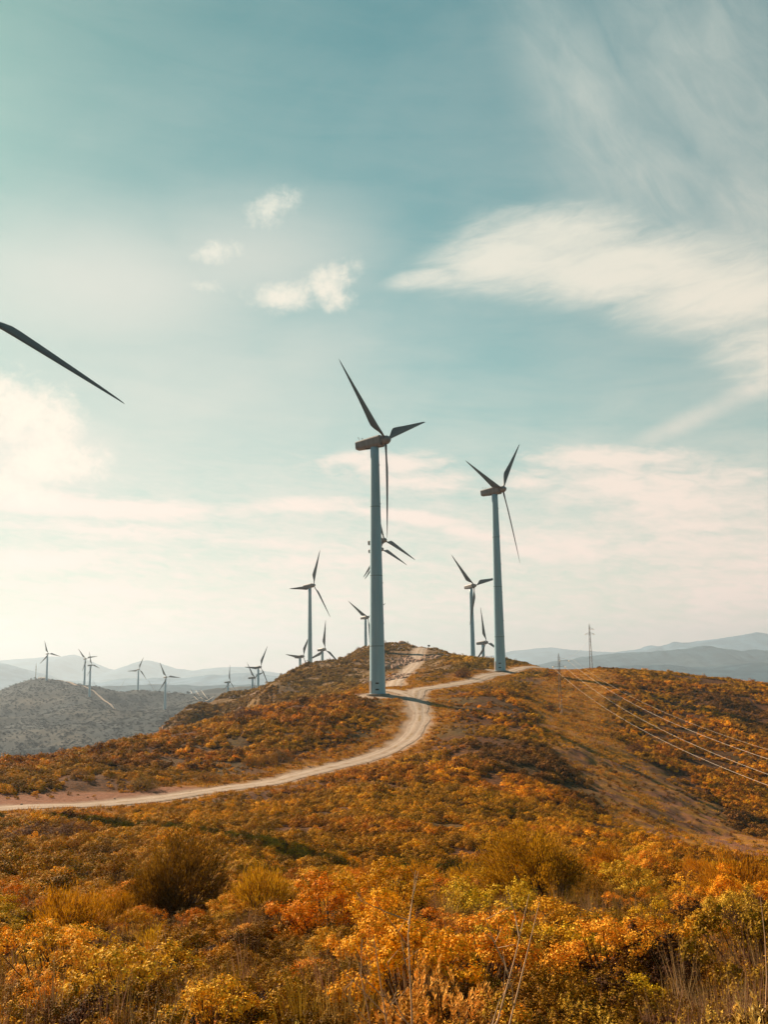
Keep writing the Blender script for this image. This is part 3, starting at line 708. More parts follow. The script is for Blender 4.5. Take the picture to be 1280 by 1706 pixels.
lattice_pylon('slim steel lattice pylon off to the right where the wires lead', pe[0], pe[1], max(8.0, -6.0-ge), .8, [(max(8.0, -6.0-ge)-1.4, -1.1, 1.1), (max(8.0, -6.0-ge)-.6, .2, 2.0)], th=.035, wt=.3)
def wire(label, A, B, sag, r=.028, n=60, group='wires running down from the pylon on the grassy strip'):
    A = Vector(A); B = Vector(B); pts = []
    for i in range(n+1):
        t = i/n; p = A.lerp(B, t); p.z -= 4*sag*t*(1-t); pts.append(p)
    m = MB(); m.tube(pts, r, 6); o = m.build('power_line', M_wire, None, smooth=True); tag(o, label, 'power line', group); return o
x0, y0 = p1[0], p1[1]; ztp = zt
zA = at(924, 1111.5, 190)[2]
def dz_at(s, z0): return z0-.1509*s+.000578*s*s
def wire_q(label, dx, z0, r=.010):
    pts = []
    for i in range(71):
        s = 176*i/70; y = y0-s; pts.append(Vector((x0+dx-1.8*s/110, y, dz_at(s, z0))))
    m = MB(); m.tube(pts, r, 6); o = m.build('power_line', M_wire, None, smooth=True); tag(o, label, 'power line', 'wires running down from the pylon on the grassy strip')
wire_q('bright overhead wire, lowest of the four crossing the right-hand slope', -1.15, zA)
wire_q('bright overhead wire, second lowest of the four crossing the right-hand slope', 1.15, zA)
wire_q('bright overhead wire, third lowest of the four crossing the right-hand slope', 1.9, zA+1.05)
wire_q('thin faint overhead wire, uppermost of the four crossing the right-hand slope', 2.2, zA+1.75, .006)
wire('thin wire slung from the slim pylon up to the pylon on the crest', (x0, y0, zt-1.2), (p2[0], p2[1], zt2-3.6), 1.6, .014, group='wires between the pylons')
# far away: three Y-headed pylons with their wires, a mast, a small hut
def y_pylon(label, px, pyb, pyt, d):
    p = at(px, pyb, d); hgt = at(px, pyt, d)[2]-H1(p[0], p[1]); g = H1(p[0], p[1])
    root = empty('transmission_pylon', (p[0], p[1], g)); tag(root, label, 'pylon', 'far transmission pylons')
    w = hgt*.33; r = .30
    m = MB()
    for s in (-1, 1):
        m.tube([(s*w*.28, 0, -1), (s*w*.12, 0, hgt*.5), (s*w*.9, 0, hgt*.92), (s*w, 0, hgt)], [r, r, r*.8, r*.5], 4)
        m.tube([(s*w*.12, 0, hgt*.5), (s*w*.55, 0, hgt*.86)], r*.6, 4)
    for k in range(5): m.tube([(-w*(.28-.03*k), 0, hgt*k*.1), (w*(.25-.03*k), 0, hgt*(k+1)*.1)], r*.5, 3)
    m.build('mast', M_steel, root)
    m = MB(); m.tube([(-w*1.05, 0, hgt*.86), (w*1.05, 0, hgt*.86)], r*.6, 4); m.build('crossarm', M_steel, root)
    return Vector((p[0], p[1], g+hgt*.86)), w
W0, w_ = y_pylon('faint forked pylon behind the distant hill crest, left one of three', 181, 1152, 1133, 1900)
W1, w_ = y_pylon('faint forked pylon behind the distant hill crest, between two hazy turbines', 265, 1160, 1132, 1700)
W2, w_ = y_pylon('faint forked pylon in the valley gap, nearest of three', 326, 1168, 1146, 1500)
for k, (nm, dx) in enumerate((('left', -w_), ('middle', 0), ('right', w_))):
    e = at(355+k*14, 1181-k*2, 1150); e = Vector(e); e.z = max(e.z, H1(e.x, e.y)+8)
    wire('hazy wire falling from the nearest forked pylon, %s one of three' % nm, W2+Vector((dx, 0, 0)), e, 10, .16, 20, 'hazy wires in the valley gap')
pm = at(59, 1139, 1430); gm = H1(pm[0], pm[1]); m = MB(); hm = at(59, 1104, 1430)[2]-gm
m.tube([(pm[0], pm[1], gm-1), (pm[0], pm[1], gm+hm*.7), (pm[0], pm[1], gm+hm)], [.5, .38, .12], 6); m.box(pm[0], pm[1], gm+hm*.62, 1.5, 1.5, .8); m.box(pm[0], pm[1], gm+hm*.78, 1.2, 1.2, .8)
tag(m.build('radio_mast', M_steel), 'thin radio mast on the left end of the distant hill top', 'mast')
ph_ = at(71, 1140, 1432); gh = H1(ph_[0], ph_[1]); hut = empty('stone_hut', (ph_[0], ph_[1], gh)); tag(hut, 'low stone hut on the distant hill top beside a turbine', 'hut')
m = MB(); m.box(0, 0, 1.2, 12, 7, 4.4); m.build('wall', M_wall, hut); m = MB(); m.add([(-6.4, -3.9, 3.42), (6.4, -3.9, 3.42), (6.4, 3.9, 3.42), (-6.4, 3.9, 3.42), (-6.4, 0, 4.9), (6.4, 0, 4.9)], [(0, 1, 5, 4), (2, 3, 4, 5), (0, 4, 3), (1, 2, 5), (3, 2, 1, 0)]); m.build('roof', M_nac, hut)
ps = at(715, 1084, 350); gs = H1(ps[0], ps[1]); sp = empty('sign_post', (ps[0], ps[1], gs)); tag(sp, 'tiny dark sign post where the track crosses the hilltop skyline', 'sign post')
m = MB(); m.tube([(0, 0, -.2), (0, 0, 1.7)], .06, 6); m.build('post', M_steel, sp); m = MB(); m.box(0, -.07, 1.35, .8, .05, .55); m.build('panel', M_dark, sp)

# ------------------------------------------------------------------ plants: prototypes
def quads(C, U, V_, w, l, fold=None):
    """leaf quads: centre C, long axis U, side axis V"""
    n = len(C); w = np.broadcast_to(np.asarray(w, float).reshape(-1, 1), (n, 1)); l = np.broadcast_to(np.asarray(l, float).reshape(-1, 1), (n, 1))
    a = C-U*l*.5; b = C+V_*w*.5; c_ = C+U*l*.5; d = C-V_*w*.5
    vv = np.stack([a, b, c_, d], 1).reshape(-1, 3); q = np.arange(n*4).reshape(-1, 4)
    return vv, q
def rnd_unit(rng, n):
    v = rng.normal(size=(n, 3)); return v/np.linalg.norm(v, axis=1)[:, None]
def dome_pts(rng, n, R, Hh, lump=.25):
    """points on a lumpy dome: many small heads at uneven heights"""
    a = rng.uniform(0, 2*pi, n); u = rng.uniform(0, 1, n)**.5
    el = np.arccos(u*.0+rng.uniform(0.02, 1, n))
    d = np.stack([np.cos(a)*np.sin(el), np.sin(a)*np.sin(el), np.cos(el)], 1)
    s = 1+lump*(fbm(np.cos(a)*2+5, np.sin(a)*2+el*2, 3, int(rng.integers(1000)))-.5)*2
    s *= rng.uniform(.72, 1.04, n)
    return d, d*np.array([R, R, Hh])*s[:, None]
def shrub_mesh(kind, seed, R=.75, Hh=.85, q=1.0):
    rng = np.random.default_rng(seed)
    if kind == 'leafy':
        nl = 26; dl, Lc = dome_pts(rng, nl, R*.80, Hh*.80, .55); lr = rng.uniform(.10, .24, nl); li = rng.integers(0, nl, int(330*q)); nc = len(li); k = int(34)
        d = rnd_unit(rng, nc); d[:, 2] = np.abs(d[:, 2])-.25; d = d+dl[li]*.5; d /= np.linalg.norm(d, axis=1)[:, None]; C = Lc[li]+d*(lr[li]*rng.uniform(.75, 1.1, nc))[:, None]
        C[:, 2] = np.maximum(C[:, 2], .03)
        cc = np.repeat(C, k, 0)+rng.normal(size=(nc*k, 3))*np.array([.030, .030, .025])
        dd = np.repeat(d, k, 0); loc = cc-np.repeat(C, k, 0); Nn = dd*.8+loc*22+rnd_unit(rng, nc*k)*.40
        U = np.cross(Nn, rnd_unit(rng, nc*k)); U /= np.linalg.norm(U, axis=1)[:, None]
        Vv = np.cross(U, Nn); Vv /= np.linalg.norm(Vv, axis=1)[:, None]
        v, f = quads(cc, U, Vv, rng.uniform(.014, .022, nc*k), rng.uniform(.020, .034, nc*k)); st = C[::5]
    elif kind == 'sprig':          # upright shoots with narrow pale leaves
        nc = int(230*q); d, C = dome_pts(rng, nc, R, Hh, .4); k = 34
        C[:, 2] = np.maximum(C[:, 2], .06); t = np.tile(np.linspace(0, 1, k), nc)
        ax_ = d*.45+np.array([0, 0, .9])+rng.normal(size=(nc, 3))*.2; ax_ /= np.linalg.norm(ax_, axis=1)[:, None]
        cc = np.repeat(C, k, 0)+np.repeat(ax_, k, 0)*(t[:, None]-.8)*.15
        ang = rng.uniform(0, 2*pi, nc*k); side = np.stack([np.cos(ang), np.sin(ang), 0*ang], 1)
        U = np.repeat(ax_, k, 0)*.9+side*(1.0-.5*t[:, None]); U /= np.linalg.norm(U, axis=1)[:, None]
        cc = cc+U*.02; Vv = np.cross(U, np.repeat(d, k, 0)*.8+side*.7+rnd_unit(rng, nc*k)*.3); Vv /= np.linalg.norm(Vv, axis=1)[:, None]
        v, f = quads(cc, U, Vv, rng.uniform(.009, .014, nc*k), rng.uniform(.026, .044, nc*k)); st = C
    elif kind == 'broom':          # fine green shoots radiating upward
        nc = int(260*q); d, C = dome_pts(rng, nc, R, Hh, .35); k = 30
        cc = np.repeat(C, k, 0)*rng.uniform(.80, 1.05, (nc*k, 1))+rng.normal(size=(nc*k, 3))*.05
        U = np.repeat(d, k, 0)*.6+rnd_unit(rng, nc*k)*.45+np.array([0, 0, .75]); U /= np.linalg.norm(U, axis=1)[:, None]
        Vv = np.cross(U, np.repeat(d, k, 0)+rnd_unit(rng, nc*k)*.35); Vv /= np.linalg.norm(Vv, axis=1)[:, None]
        s = R/.75
        v, f = quads(cc, U, Vv, rng.uniform(.008, .013, nc*k)*s, rng.uniform(.07, .15, nc*k)*s); st = C[::3]
    elif kind == 'far':            # a big bush seen from afar: finer leaves for its size
        nc = 420; d, C = dome_pts(rng, nc, R, Hh, .5); k = 50; C[:, 2] = np.maximum(C[:, 2], .02)
        cc = np.repeat(C, k, 0)+rng.normal(size=(nc*k, 3))*.030; Nn = np.repeat(d, k, 0)*.8+(cc-np.repeat(C, k, 0))*18+rnd_unit(rng, nc*k)*.4
        U = np.cross(Nn, rnd_unit(rng, nc*k)); U /= np.linalg.norm(U, axis=1)[:, None]; Vv = np.cross(U, Nn); Vv /= np.linalg.norm(Vv, axis=1)[:, None]
        v, f = quads(cc, U, Vv, rng.uniform(.010, .016, nc*k), rng.uniform(.014, .024, nc*k)); st = C[::6]
    elif kind == 'bigbroom':       # the large rounded broom bushes, dense with shoots
        nc = int(700*q); d, C = dome_pts(rng, nc, R, Hh*1.15, .5); k = 44
        cc = np.repeat(C, k, 0)*rng.uniform(.86, 1.02, (nc*k, 1))+rng.normal(size=(nc*k, 3))*.035
        U = np.repeat(d, k, 0)*.8+rnd_unit(rng, nc*k)*.35+np.array([0, 0, .6]); U /= np.linalg.norm(U, axis=1)[:, None]
        Vv = np.cross(U, np.repeat(d, k, 0)+rnd_unit(rng, nc*k)*.35); Vv /= np.linalg.norm(Vv, axis=1)[:, None]
        v, f = quads(cc, U, Vv, rng.uniform(.008, .013, nc*k), rng.uniform(.030, .065, nc*k)); st = C[::6]
    v[:, 2] = np.maximum(v[:, 2], 0)
    m = MB()
    for p in st[:90]:
        e = Vector(p)*.96; b = Vector((p[0]*.12, p[1]*.12, -.06)); mid = b.lerp(e, .5)+Vector((rng.normal()*.04, rng.normal()*.04, -.03+.05*rng.random()))
        m.tube([b, mid, e], [.012*R/.75, .008*R/.75, .003], 3, False)
    return (v, f), m
def protos(kind, n, seed, mat, **kw):
    out = []
    for i in range(n):
        (v, f), m = shrub_mesh(kind, seed+i, **kw)
        a = mesh_np('foliage', v, f, mat, None, link=False)
        b = m.build('stems', M_stem, None, link=False)
        out.append((a.data, b.data))
    return out
PR = {'leafy': protos('leafy', 5, 100, M_leaf), 'sprig': protos('sprig', 4, 200, M_leaf, R=.6, Hh=.7), 'far': protos('far', 3, 400, M_leaf), 'broom': protos('broom', 3, 300, M_needle), 'bigbroom': protos('bigbroom', 2, 350, M_needle)}
ORANGE = [(.76, .34, .011), (.82, .40, .014), (.70, .28, .010), (.84, .44, .020), (.80, .40, .03)]
YEL = [(.86, .43, .015), (.86, .44, .03), (.86, .46, .05)]
OLIVE = [(.40, .175, .007), (.48, .22, .009), (.58, .26, .012)]
MAROON = [(.20, .075, .02), (.16, .06, .02)]
def jitter(c_, rng, s=.15): return tuple(float(x*(1+rng.uniform(-s, s))) for x in c_)
_shr = 0
def place_shrub(kind, x, y, sc, tint, rng, label, group, cat='shrub', hs=1.0, name='shrub', sink=.05):
    fm, sm_ = PR[kind][int(rng.integers(len(PR[kind])))]
    sink += 0
    r = empty(name, (x, y, H1(x, y)-sink), float(rng.uniform(0, 6.28))); r.scale = (sc, sc, sc*hs); tag(r, label, cat, group)
    a = bpy.data.objects.new('foliage', fm); a.parent = r; COL.objects.link(a); a['tint'] = tint
    b = bpy.data.objects.new('stems', sm_); b.parent = r; COL.objects.link(b)
    return r
rng = np.random.default_rng(4)
# -- shrubs one can single out
def at_ground(px, py, d0):
    p = at(px, py, d0); return p[0], p[1]
NAMED = [
 ('bigbroom', 290, 27, 2.05, 1.0, (.19, .085, .005), 'big round dark broom bush with gold tips, left of centre in the foreground'),
 ('bigbroom', 885, 26, 2.15, .84, (.42, .20, .008), 'big feathery yellow-green broom bush, right of centre in the foreground'),
 ('bigbroom', 560, 22, .62, 1.7, (.74, .38, .015), 'narrow upright golden bush standing above the orange thicket near the centre'),
 ('bigbroom', 955, 24, 1.0, .85, (.30, .14, .014), 'low dark broom bush at the right foot of the feathery one'),
]
used = []
for kind, px, d, sc, hs, tint, lab in NAMED:
    x = (px-640)/F*d; place_shrub(kind, x, d, sc, tint, rng, lab, None, 'bush', hs, 'broom_bush'); used.append((x, d, sc*.75))
MIDS = [(412, 1199, 158, 3.9, .62, MAROON[1], 'broad dark maroon bush high on the left-hand slope'),
 (445, 1273, 128, 1.9, .95, OLIVE[1], 'rounded pale-olive bush by the road, middle of a row of three'), (418, 1276, 126, 1.6, .95, OLIVE[0], 'rounded olive bush by the road, left of a row of three'), (470, 1266, 131, 2.1, 1.0, (.30, .15, .03), 'rounded brown bush by the road, right and tallest of a row of three'),
 (345, 1298, 112, 1.8, .8, OLIVE[0], 'dark green bush touching the upper edge of the road'), (238, 1312, 104, 1.9, .8, (.40, .22, .03), 'spreading gold-green bush beside the pull-out of the road'),
 (771, 1127, 224, 2.8, .9, MAROON[0], 'dark rounded bush beside the branch road left of the right-hand turbine'), (30, 1262, 117, 1.5, 1.0, MAROON[0], 'small dark round bush on the left skyline of the heath'),
 (1057, 1226, 166, 2.6, .65, MAROON[1], 'dark low bush on the far edge of the grassy strip'), (917, 1183, 192, 1.4, .9, MAROON[0], 'dark bush immediately left of the slim pylon foot'), (958, 1184, 193, 1.3, .9, OLIVE[0], 'olive bush a little right of the slim pylon foot'),
 (130, 1300, 106, 1.5, .7, (.35, .16, .02), 'low russet bush above the pull-out of the road'), (60, 1392, 62, 2.0, .7, MAROON[1], 'dark bush casting shade at the left edge below the road'), (120, 1405, 58, 1.9, .75, MAROON[1], 'dark bush below the road near the left edge, lower of two'),
 (575, 1213, 150, 1.8, .6, OLIVE[1], 'olive bush on the left slope above the road bend'), (710, 1245, 137, 1.5, .6, OLIVE[2], 'pale olive bush just right of the road bend'), (598, 1075, 369, 1.6, .9, MAROON[0], 'dark bush on the skyline of the rocky hill'),
 (302, 1203, 247, 1.8, .9, MAROON[0], 'dark bush at the lower left foot of the rocky hill')]
for px, py, d, sc, hs, tint, lab in MIDS:
    x, y = at_ground(px, py, d); place_shrub('far', x, y, sc, tint, rng, lab, None, 'bush', hs, 'bush', .1); used.append((x, y, sc*.7))
# -- the foreground thicket, bush by bush
ROCK = at(842, 1650, 6.6)
groups = {0: ('rust-orange leafy shrub crowded into the foreground thicket', 'rust-orange shrubs of the foreground thicket'),
          1: ('golden-yellow leafy shrub crowded into the foreground thicket', 'golden shrubs of the foreground thicket'),
          2: ('pale-tipped shrub with narrow upright leaves along the bottom edge', 'pale-tipped shrubs along the bottom edge'),
          3: ('dull olive leafy shrub crowded into the foreground thicket', 'olive shrubs of the foreground thicket'),
          4: ('feathery broom shrub with fine shoots low in the foreground thicket', 'small brooms of the foreground thicket')}
cnt = 0; tries = 0; near = []
while cnt < 285 and tries < 20000:
    tries += 1
    d = rng.uniform(3.6**.8, 41**.8)**(1/.8); u = rng.uniform(-.50, .50); x = u*d*1.02; y = d
    sc = rng.uniform(.6, 1.35)*(.62+.60*min(1, d/18))
    pxx = 640+1659*x/y
    if (215 < pxx < 365 and 17 < d < 27) or (805 < pxx < 985 and 16 < d < 26): sc *= .62     # low plants in front of the two big brooms
    rr = .62*sc
    if math.hypot(x-ROCK[0], y-ROCK[1]) < .75+rr*.3: continue
    if any((x-a)**2+(y-b)**2 < ((.92 if d > 9 else .70)*(rr+c_))**2 for a, b, c_ in near): continue
    if any((x-a)**2+(y-b)**2 < (.75*(rr+c_))**2 for a, b, c_ in used[:4]): continue
    if u > .28 and d < 13 and d > 7.5 and rng.random() < .75: continue         # reeds stand here
    n_ = fbm(np.array([x/5]), np.array([y/5]), 3, 61)[0]; r = rng.random()
    if d < 7.2 or (d < 9.5 and r < .75): g = 2
    elif r < .10: g = 4
    elif r < .15 or n_ > .70: g = 3
    elif (n_ < .42 and r < .6) or r > .86: g = 1
    else: g = 0
    kind = ('leafy', 'leafy', 'sprig', 'leafy', 'broom')[g]
    tint = jitter([ORANGE, YEL[:2], [(.88, .50, .09), (.86, .42, .05), (.88, .56, .17)], OLIVE, [(.52, .22, .008), (.60, .27, .010), (.46, .19, .007)]][g][int(rng.integers([5, 2, 3, 3, 3][g]))], rng)
    tint = tuple(q*(.95 if g != 3 else .8) for q in tint)
    place_shrub(kind, x, y, sc, tint, rng, groups[g][0], groups[g][1], 'shrub', rng.uniform(.65, 1.1)); near.append((x, y, rr)); cnt += 1

# ------------------------------------------------------------------ ground cover nobody could count
def low_clump(seed, n=260, R=.62, Hh=.5, leaf=.085, asp=.8, heads=16):
    """a low shrub seen from afar: several rounded heads of leaves, each facing outward"""
    rg = np.random.default_rng(seed); _, Hc = dome_pts(rg, heads, R*.78, Hh*.75, .8); Hc[:, 2] = np.maximum(Hc[:, 2], .02)
    hr = rg.uniform(.13, .27, heads)*R/.62; k = rg.integers(0, heads, n)
    d = rnd_unit(rg, n); d[:, 2] = np.abs(d[:, 2])*.9+.0; d /= np.linalg.norm(d, axis=1)[:, None]
    C = Hc[k]+d*(hr[k]*rg.uniform(.8, 1.1, n))[:, None]
    Nn = d+rnd_unit(rg, n)*.45+Hc[k]*.4; U = np.cross(Nn, rnd_unit(rg, n)); U /= np.linalg.norm(U, axis=1)[:, None]
    V_ = np.cross(U, Nn); V_ /= np.linalg.norm(V_, axis=1)[:, None]
    v, f = quads(C, U, V_, leaf*asp*rg.uniform(.7, 1.3, n), leaf*rg.uniform(.7, 1.4, n)); return v, f
def grass_tuft(seed, n=70, Hh=.45, w=.006, spread=.16, lean=.35):
    rg = np.random.default_rng(seed); a = rg.uniform(0, 2*pi, n); r = rg.uniform(0, spread, n)
    base = np.stack([np.cos(a)*r, np.sin(a)*r, 0*a], 1); h = Hh*rg.uniform(.4, 1.1, n)
    dr = np.stack([np.cos(a), np.sin(a), 0*a], 1)*rg.uniform(0, lean, n)[:, None]+rg.normal(size=(n, 3))*np.array([.1, .1, 0])
    tip = base+dr*h[:, None]; tip[:, 2] = h; mid = base+dr*h[:, None]*.35; mid[:, 2] = h*.55
    b = rg.uniform(0, 2*pi, n); s = np.stack([np.cos(b), np.sin(b), 0*b], 1)*w*.5
    V_ = np.stack([base-s, base+s, mid+s*.8, mid-s*.8, tip], 1).reshape(-1, 3); i = np.arange(n)[:, None]*5
    return V_, [i+np.array([[0, 1, 2, 3]]), i+np.array([[3, 2, 4]])]
def rock_mesh(seed, sub=2, sq=.6):
    import bmesh
    rg = np.random.default_rng(seed); bm = bmesh.new(); bmesh.ops.create_icosphere(bm, subdivisions=sub, radius=1)
    off = rg.uniform(0, 50)
    for v in bm.verts:
        k = .75+.5*float(fbm(np.array([v.co.x*1.3+off+v.co.z]), np.array([v.co.y*1.3+v.co.z*.7]), 3, seed)[0]); v.co = Vector((v.co.x*k, v.co.y*k*.8, v.co.z*k*sq))
    me = bpy.data.meshes.new('rock'); bm.to_mesh(me); bm.free(); return me
def mat_rock():
    m, t, o = newmat('pinkish_rock'); P = t.new('ShaderNodeTexCoord').outputs['Object']
    n = t.noise(P, 3, 6, .65); n2 = t.noise(P, 14, 4, .7)
    col = t.ramp(n, [(.3, (.22, .12, .085)), (.55, (.40, .25, .18)), (.75, (.52, .36, .27))]); col = t.mix(t.sm(n2, .5, .75), col, (.20, .12, .07))
    principled(t, o, col, .9, .2, t.math('ADD', n, t.math('MULTIPLY', n2, .3)), bstr=.7, bdist=.08); return m
M_rock = mat_rock()
def scatter(name, protos_, X, Y, sc, zs, tint, idx, label, sink=0.0, tilt=.12):
    rg = np.random.default_rng(len(X)); n = len(X); Z = height(X, Y)-sink
    me = bpy.data.meshes.new(name); me.vertices.add(n); me.vertices.foreach_set('co', np.stack([X, Y, Z], 1).astype(np.float32).ravel())
    rot = np.stack([rg.normal(size=n)*tilt, rg.normal(size=n)*tilt, rg.uniform(0, 2*pi, n)], 1); sc3 = np.stack([sc, sc, sc*zs], 1)
    for nm, typ, arr, key in (('rot', 'FLOAT_VECTOR', rot, 'vector'), ('scl', 'FLOAT_VECTOR', sc3, 'vector'), ('tint', 'FLOAT_VECTOR', tint, 'vector'), ('idx', 'INT', idx, 'value')):
        a = me.attributes.new(nm, typ, 'POINT'); a.data.foreach_set(key, np.ascontiguousarray(arr, np.int32 if typ == 'INT' else np.float32).ravel())
    o = bpy.data.objects.new(name, me); COL.objects.link(o)
    pc = bpy.data.collections.new(name+'_source')
    for p in protos_: pc.objects.link(p)
    ng = bpy.data.node_groups.new(name, 'GeometryNodeTree'); ng.interface.new_socket('Geometry', in_out='INPUT', socket_type='NodeSocketGeometry'); ng.interface.new_socket('Geometry', in_out='OUTPUT', socket_type='NodeSocketGeometry')
    N = ng.nodes; gi = N.new('NodeGroupInput'); go = N.new('NodeGroupOutput'); ci = N.new('GeometryNodeCollectionInfo'); ip = N.new('GeometryNodeInstanceOnPoints')
    ci.inputs['Collection'].default_value = pc; ci.inputs['Separate Children'].default_value = True; ci.inputs['Reset Children'].default_value = True
    def na(nm, typ):
        q = N.new('GeometryNodeInputNamedAttribute'); q.data_type = typ; q.inputs['Name'].default_value = nm; return q.outputs['Attribute']
    lk = ng.links.new; lk(gi.outputs[0], ip.inputs['Points']); lk(ci.outputs[0], ip.inputs['Instance']); ip.inputs['Pick Instance'].default_value = True
    lk(na('idx', 'INT'), ip.inputs['Instance Index']); lk(na('scl', 'FLOAT_VECTOR'), ip.inputs['Scale'])
    e2r = N.new('FunctionNodeEulerToRotation'); lk(na('rot', 'FLOAT_VECTOR'), e2r.inputs[0]); lk(e2r.outputs[0], ip.inputs['Rotation'])
    lk(ip.outputs[0], go.inputs[0])
    md = o.modifiers.new('scatter', 'NODES'); md.node_group = ng
    tag(o, label, None, None, 'stuff'); return o
def pick(rg, pal, w, n):
    k = rg.choice(len(pal), n, p=np.array(w)/sum(w)); return np.array(pal)[k]
def polar(rg, n, r0, r1, a0, a1, pw=1.0):
    r = (rg.uniform(0, 1, n)*(r1**pw-r0**pw)+r0**pw)**(1/pw); a = np.radians(rg.uniform(a0, a1, n)); return r*np.sin(a), r*np.cos(a)
def build_cover():
    rg = np.random.default_rng(8)
    clumps = [mesh_np('clump', *low_clump(500+i, 420, .62, .55, .095), M_cover, None, link=False) for i in range(6)]
    fine = [mesh_np('clump', *low_clump(520+i, 1300, .62, .58, .052), M_cover, None, link=False) for i in range(5)]
    # heath on the slopes 34 m and beyond
    def heath(n, r0, r1, name, label, pr, pw, s0, s1, a0=-30, a1=30):
        X, Y = polar(rg, n, r0, r1, a0, a1, pw); mk = masks(X, Y); N1 = fbm(X/16, Y/16, 4, 71); N2 = fbm(X/5, Y/5, 3, 72); N3 = fbm(X/42, Y/42, 3, 73)
        keep = (mk['road'] < .25) & ((mk['rd'] > .9+N2) | (rg.random(n) < .15)) & (mk['pull']*1.2 < rg.uniform(.2, 1.3, n)) & (rg.uniform(0, 1, n) > mk['strip']*.88) & (rg.uniform(0, 1, n) > mk['verge']*.55) & (rg.uniform(0, 1, n) > mk['rocky']*.05*(mk['far'] < .5)) & (N2+rg.uniform(-.1, .1, n) > .39)
        X, Y, N1, N2, N3 = (q[keep] for q in (X, Y, N1, N2, N3)); mk = {k: v[keep] for k, v in mk.items()}; n = len(X); r = np.hypot(X, Y)
        warm = pick(rg, [(.66, .26, .007), (.74, .32, .009), (.54, .19, .007), (.78, .38, .012), (.42, .17, .007), (.26, .09, .009)], (4, 4, 3, 2, 2, 2), n)
        green = pick(rg, [(.52, .27, .009), (.64, .34, .012), (.38, .19, .008), (.70, .35, .012)], (3, 3, 2, 2), n)
        maro = pick(rg, [(.17, .07, .03), (.22, .09, .035), (.13, .055, .03)], (2, 2, 1), n)
        g = ss(N1, .48, .60)[:, None]*.65; T = warm*(1-g)+green*g
        u = X/np.maximum(Y, 1)
        mm = (ss(N3, .52, .62)*.75*(ss(u, -.05, .1)*.6+.4))[:, None]; T = T*(1-mm)+maro*mm
        yl = ((ss(r, 185, 215)*(1-mk['rocky'])*(u < .16))*.5)[:, None]; T = T*(1-yl)+np.array([[.50, .30, .03]])*yl
        gy = (mk['rocky']*.80)[:, None]; T = T*(1-gy)+pick(rg, [(.30, .17, .06), (.36, .23, .09), (.24, .14, .07), (.44, .24, .05), (.28, .18, .12)], (3, 3, 2, 2, 2), n)*gy
        fr = mk['far'][:, None]; T = T*(1-fr)+pick(rg, [(.012, .024, .030), (.018, .030, .034), (.030, .034, .032), (.008, .018, .024)], (3, 3, 1, 2), n)*fr  # scrub on the far hill carries the same haze blue in its tint
        T = T*rg.uniform(.75, 1.25, (n, 1))
        T = np.where(mk['far'][:, None] > .5, T, T*np.array([[1.02, 1.02, .50]])*rg.uniform(.45, 1.35, (n, 1))); S_ = rg.uniform(s0, s1, n)*(1+.5*(N2-.5)*2); S_ *= np.where(mk['strip'] > .4, .55, 1)*np.where(r < 330, .38+.62*ss(mk['rd'], 1, 13), 1)*(1-.35*mk['rocky']*(1-mk['far']))
        big = (rg.random(n) < .03) & (r > 95); S_ = np.where(big & (mk['strip'] < .3), S_*1.7, S_); zf = np.where(mk['far'] > .5, .6, 1)
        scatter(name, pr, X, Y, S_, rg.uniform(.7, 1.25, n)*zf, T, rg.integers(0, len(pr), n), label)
    heath(27000, 30, 120, 'heath_scrub', 'orange and olive heath scrub on the nearer slope', fine, 1.6, .45, 1.1)
    heath(104000, 112, 300, 'heath_scrub', 'rust and gold heath scrub covering the hillside', clumps, 1.7, .42, 1.15)
    heath(38000, 240, 520, 'rocky_hill_scrub', 'brown sparse scrub over the rocky hill behind', clumps, 1.5, .9, 1.7, -14, 8)
    heath(24000, 780, 1650, 'distant_scrub', 'dark scrub speckling the hazy distant hill', clumps, 1.6, 1.3, 3.0, -26, -6)
    # fill between the foreground shrubs, its tint darkened to deepen their shade
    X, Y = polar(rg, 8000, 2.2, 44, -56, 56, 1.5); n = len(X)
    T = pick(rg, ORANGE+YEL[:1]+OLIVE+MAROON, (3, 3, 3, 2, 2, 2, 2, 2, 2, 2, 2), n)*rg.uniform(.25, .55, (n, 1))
    lows = []
    for i in range(4):
        (v, f), _m = shrub_mesh('leafy', 700+i, .5, .42, .55); lows.append(mesh_np('low', v, f, M_cover, None, link=False))
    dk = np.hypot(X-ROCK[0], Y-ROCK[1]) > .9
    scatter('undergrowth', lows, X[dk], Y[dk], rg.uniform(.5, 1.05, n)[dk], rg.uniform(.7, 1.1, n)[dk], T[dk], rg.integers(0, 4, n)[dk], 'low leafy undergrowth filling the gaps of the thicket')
    tufts = [mesh_np('tuft', *grass_tuft(800+i), M_dry, None, link=False) for i in range(5)]
    reeds = [mesh_np('tuft', *grass_tuft(820+i, 46, .95, .008, .22, .22), M_dry, None, link=False) for i in range(4)]
    # dry grass through the thicket, on the strip and the verges
    X, Y = polar(rg, 3200, 2.6, 40, -29, 29, 1.4); n = len(X); N1 = fbm(X/2.5, Y/2.5, 3, 90); k = (N1 > .53) & ((Y > 9) | (rg.random(n) < .35)) & (np.hypot(X-ROCK[0], Y-ROCK[1]) > .55)
    T = pick(rg, [(.38, .22, .09), (.30, .16, .08), (.44, .27, .07), (.34, .20, .02), (.22, .11, .07)], (3, 3, 2, 3, 2), n)
    scatter('dry_grass', tufts, X[k], Y[k], rg.uniform(.8, 1.5, n)[k], rg.uniform(.8, 1.4, n)[k], T[k], rg.integers(0, 5, n)[k], 'dry and green grass tufts among the shrubs')
    # purple-brown reeds: a bank at the right edge, another at bottom left
    def patch(px, d, w, l, n): 
        c0 = (px-640)/F*d; return rg.normal(c0, w, n), rg.normal(d, l, n)
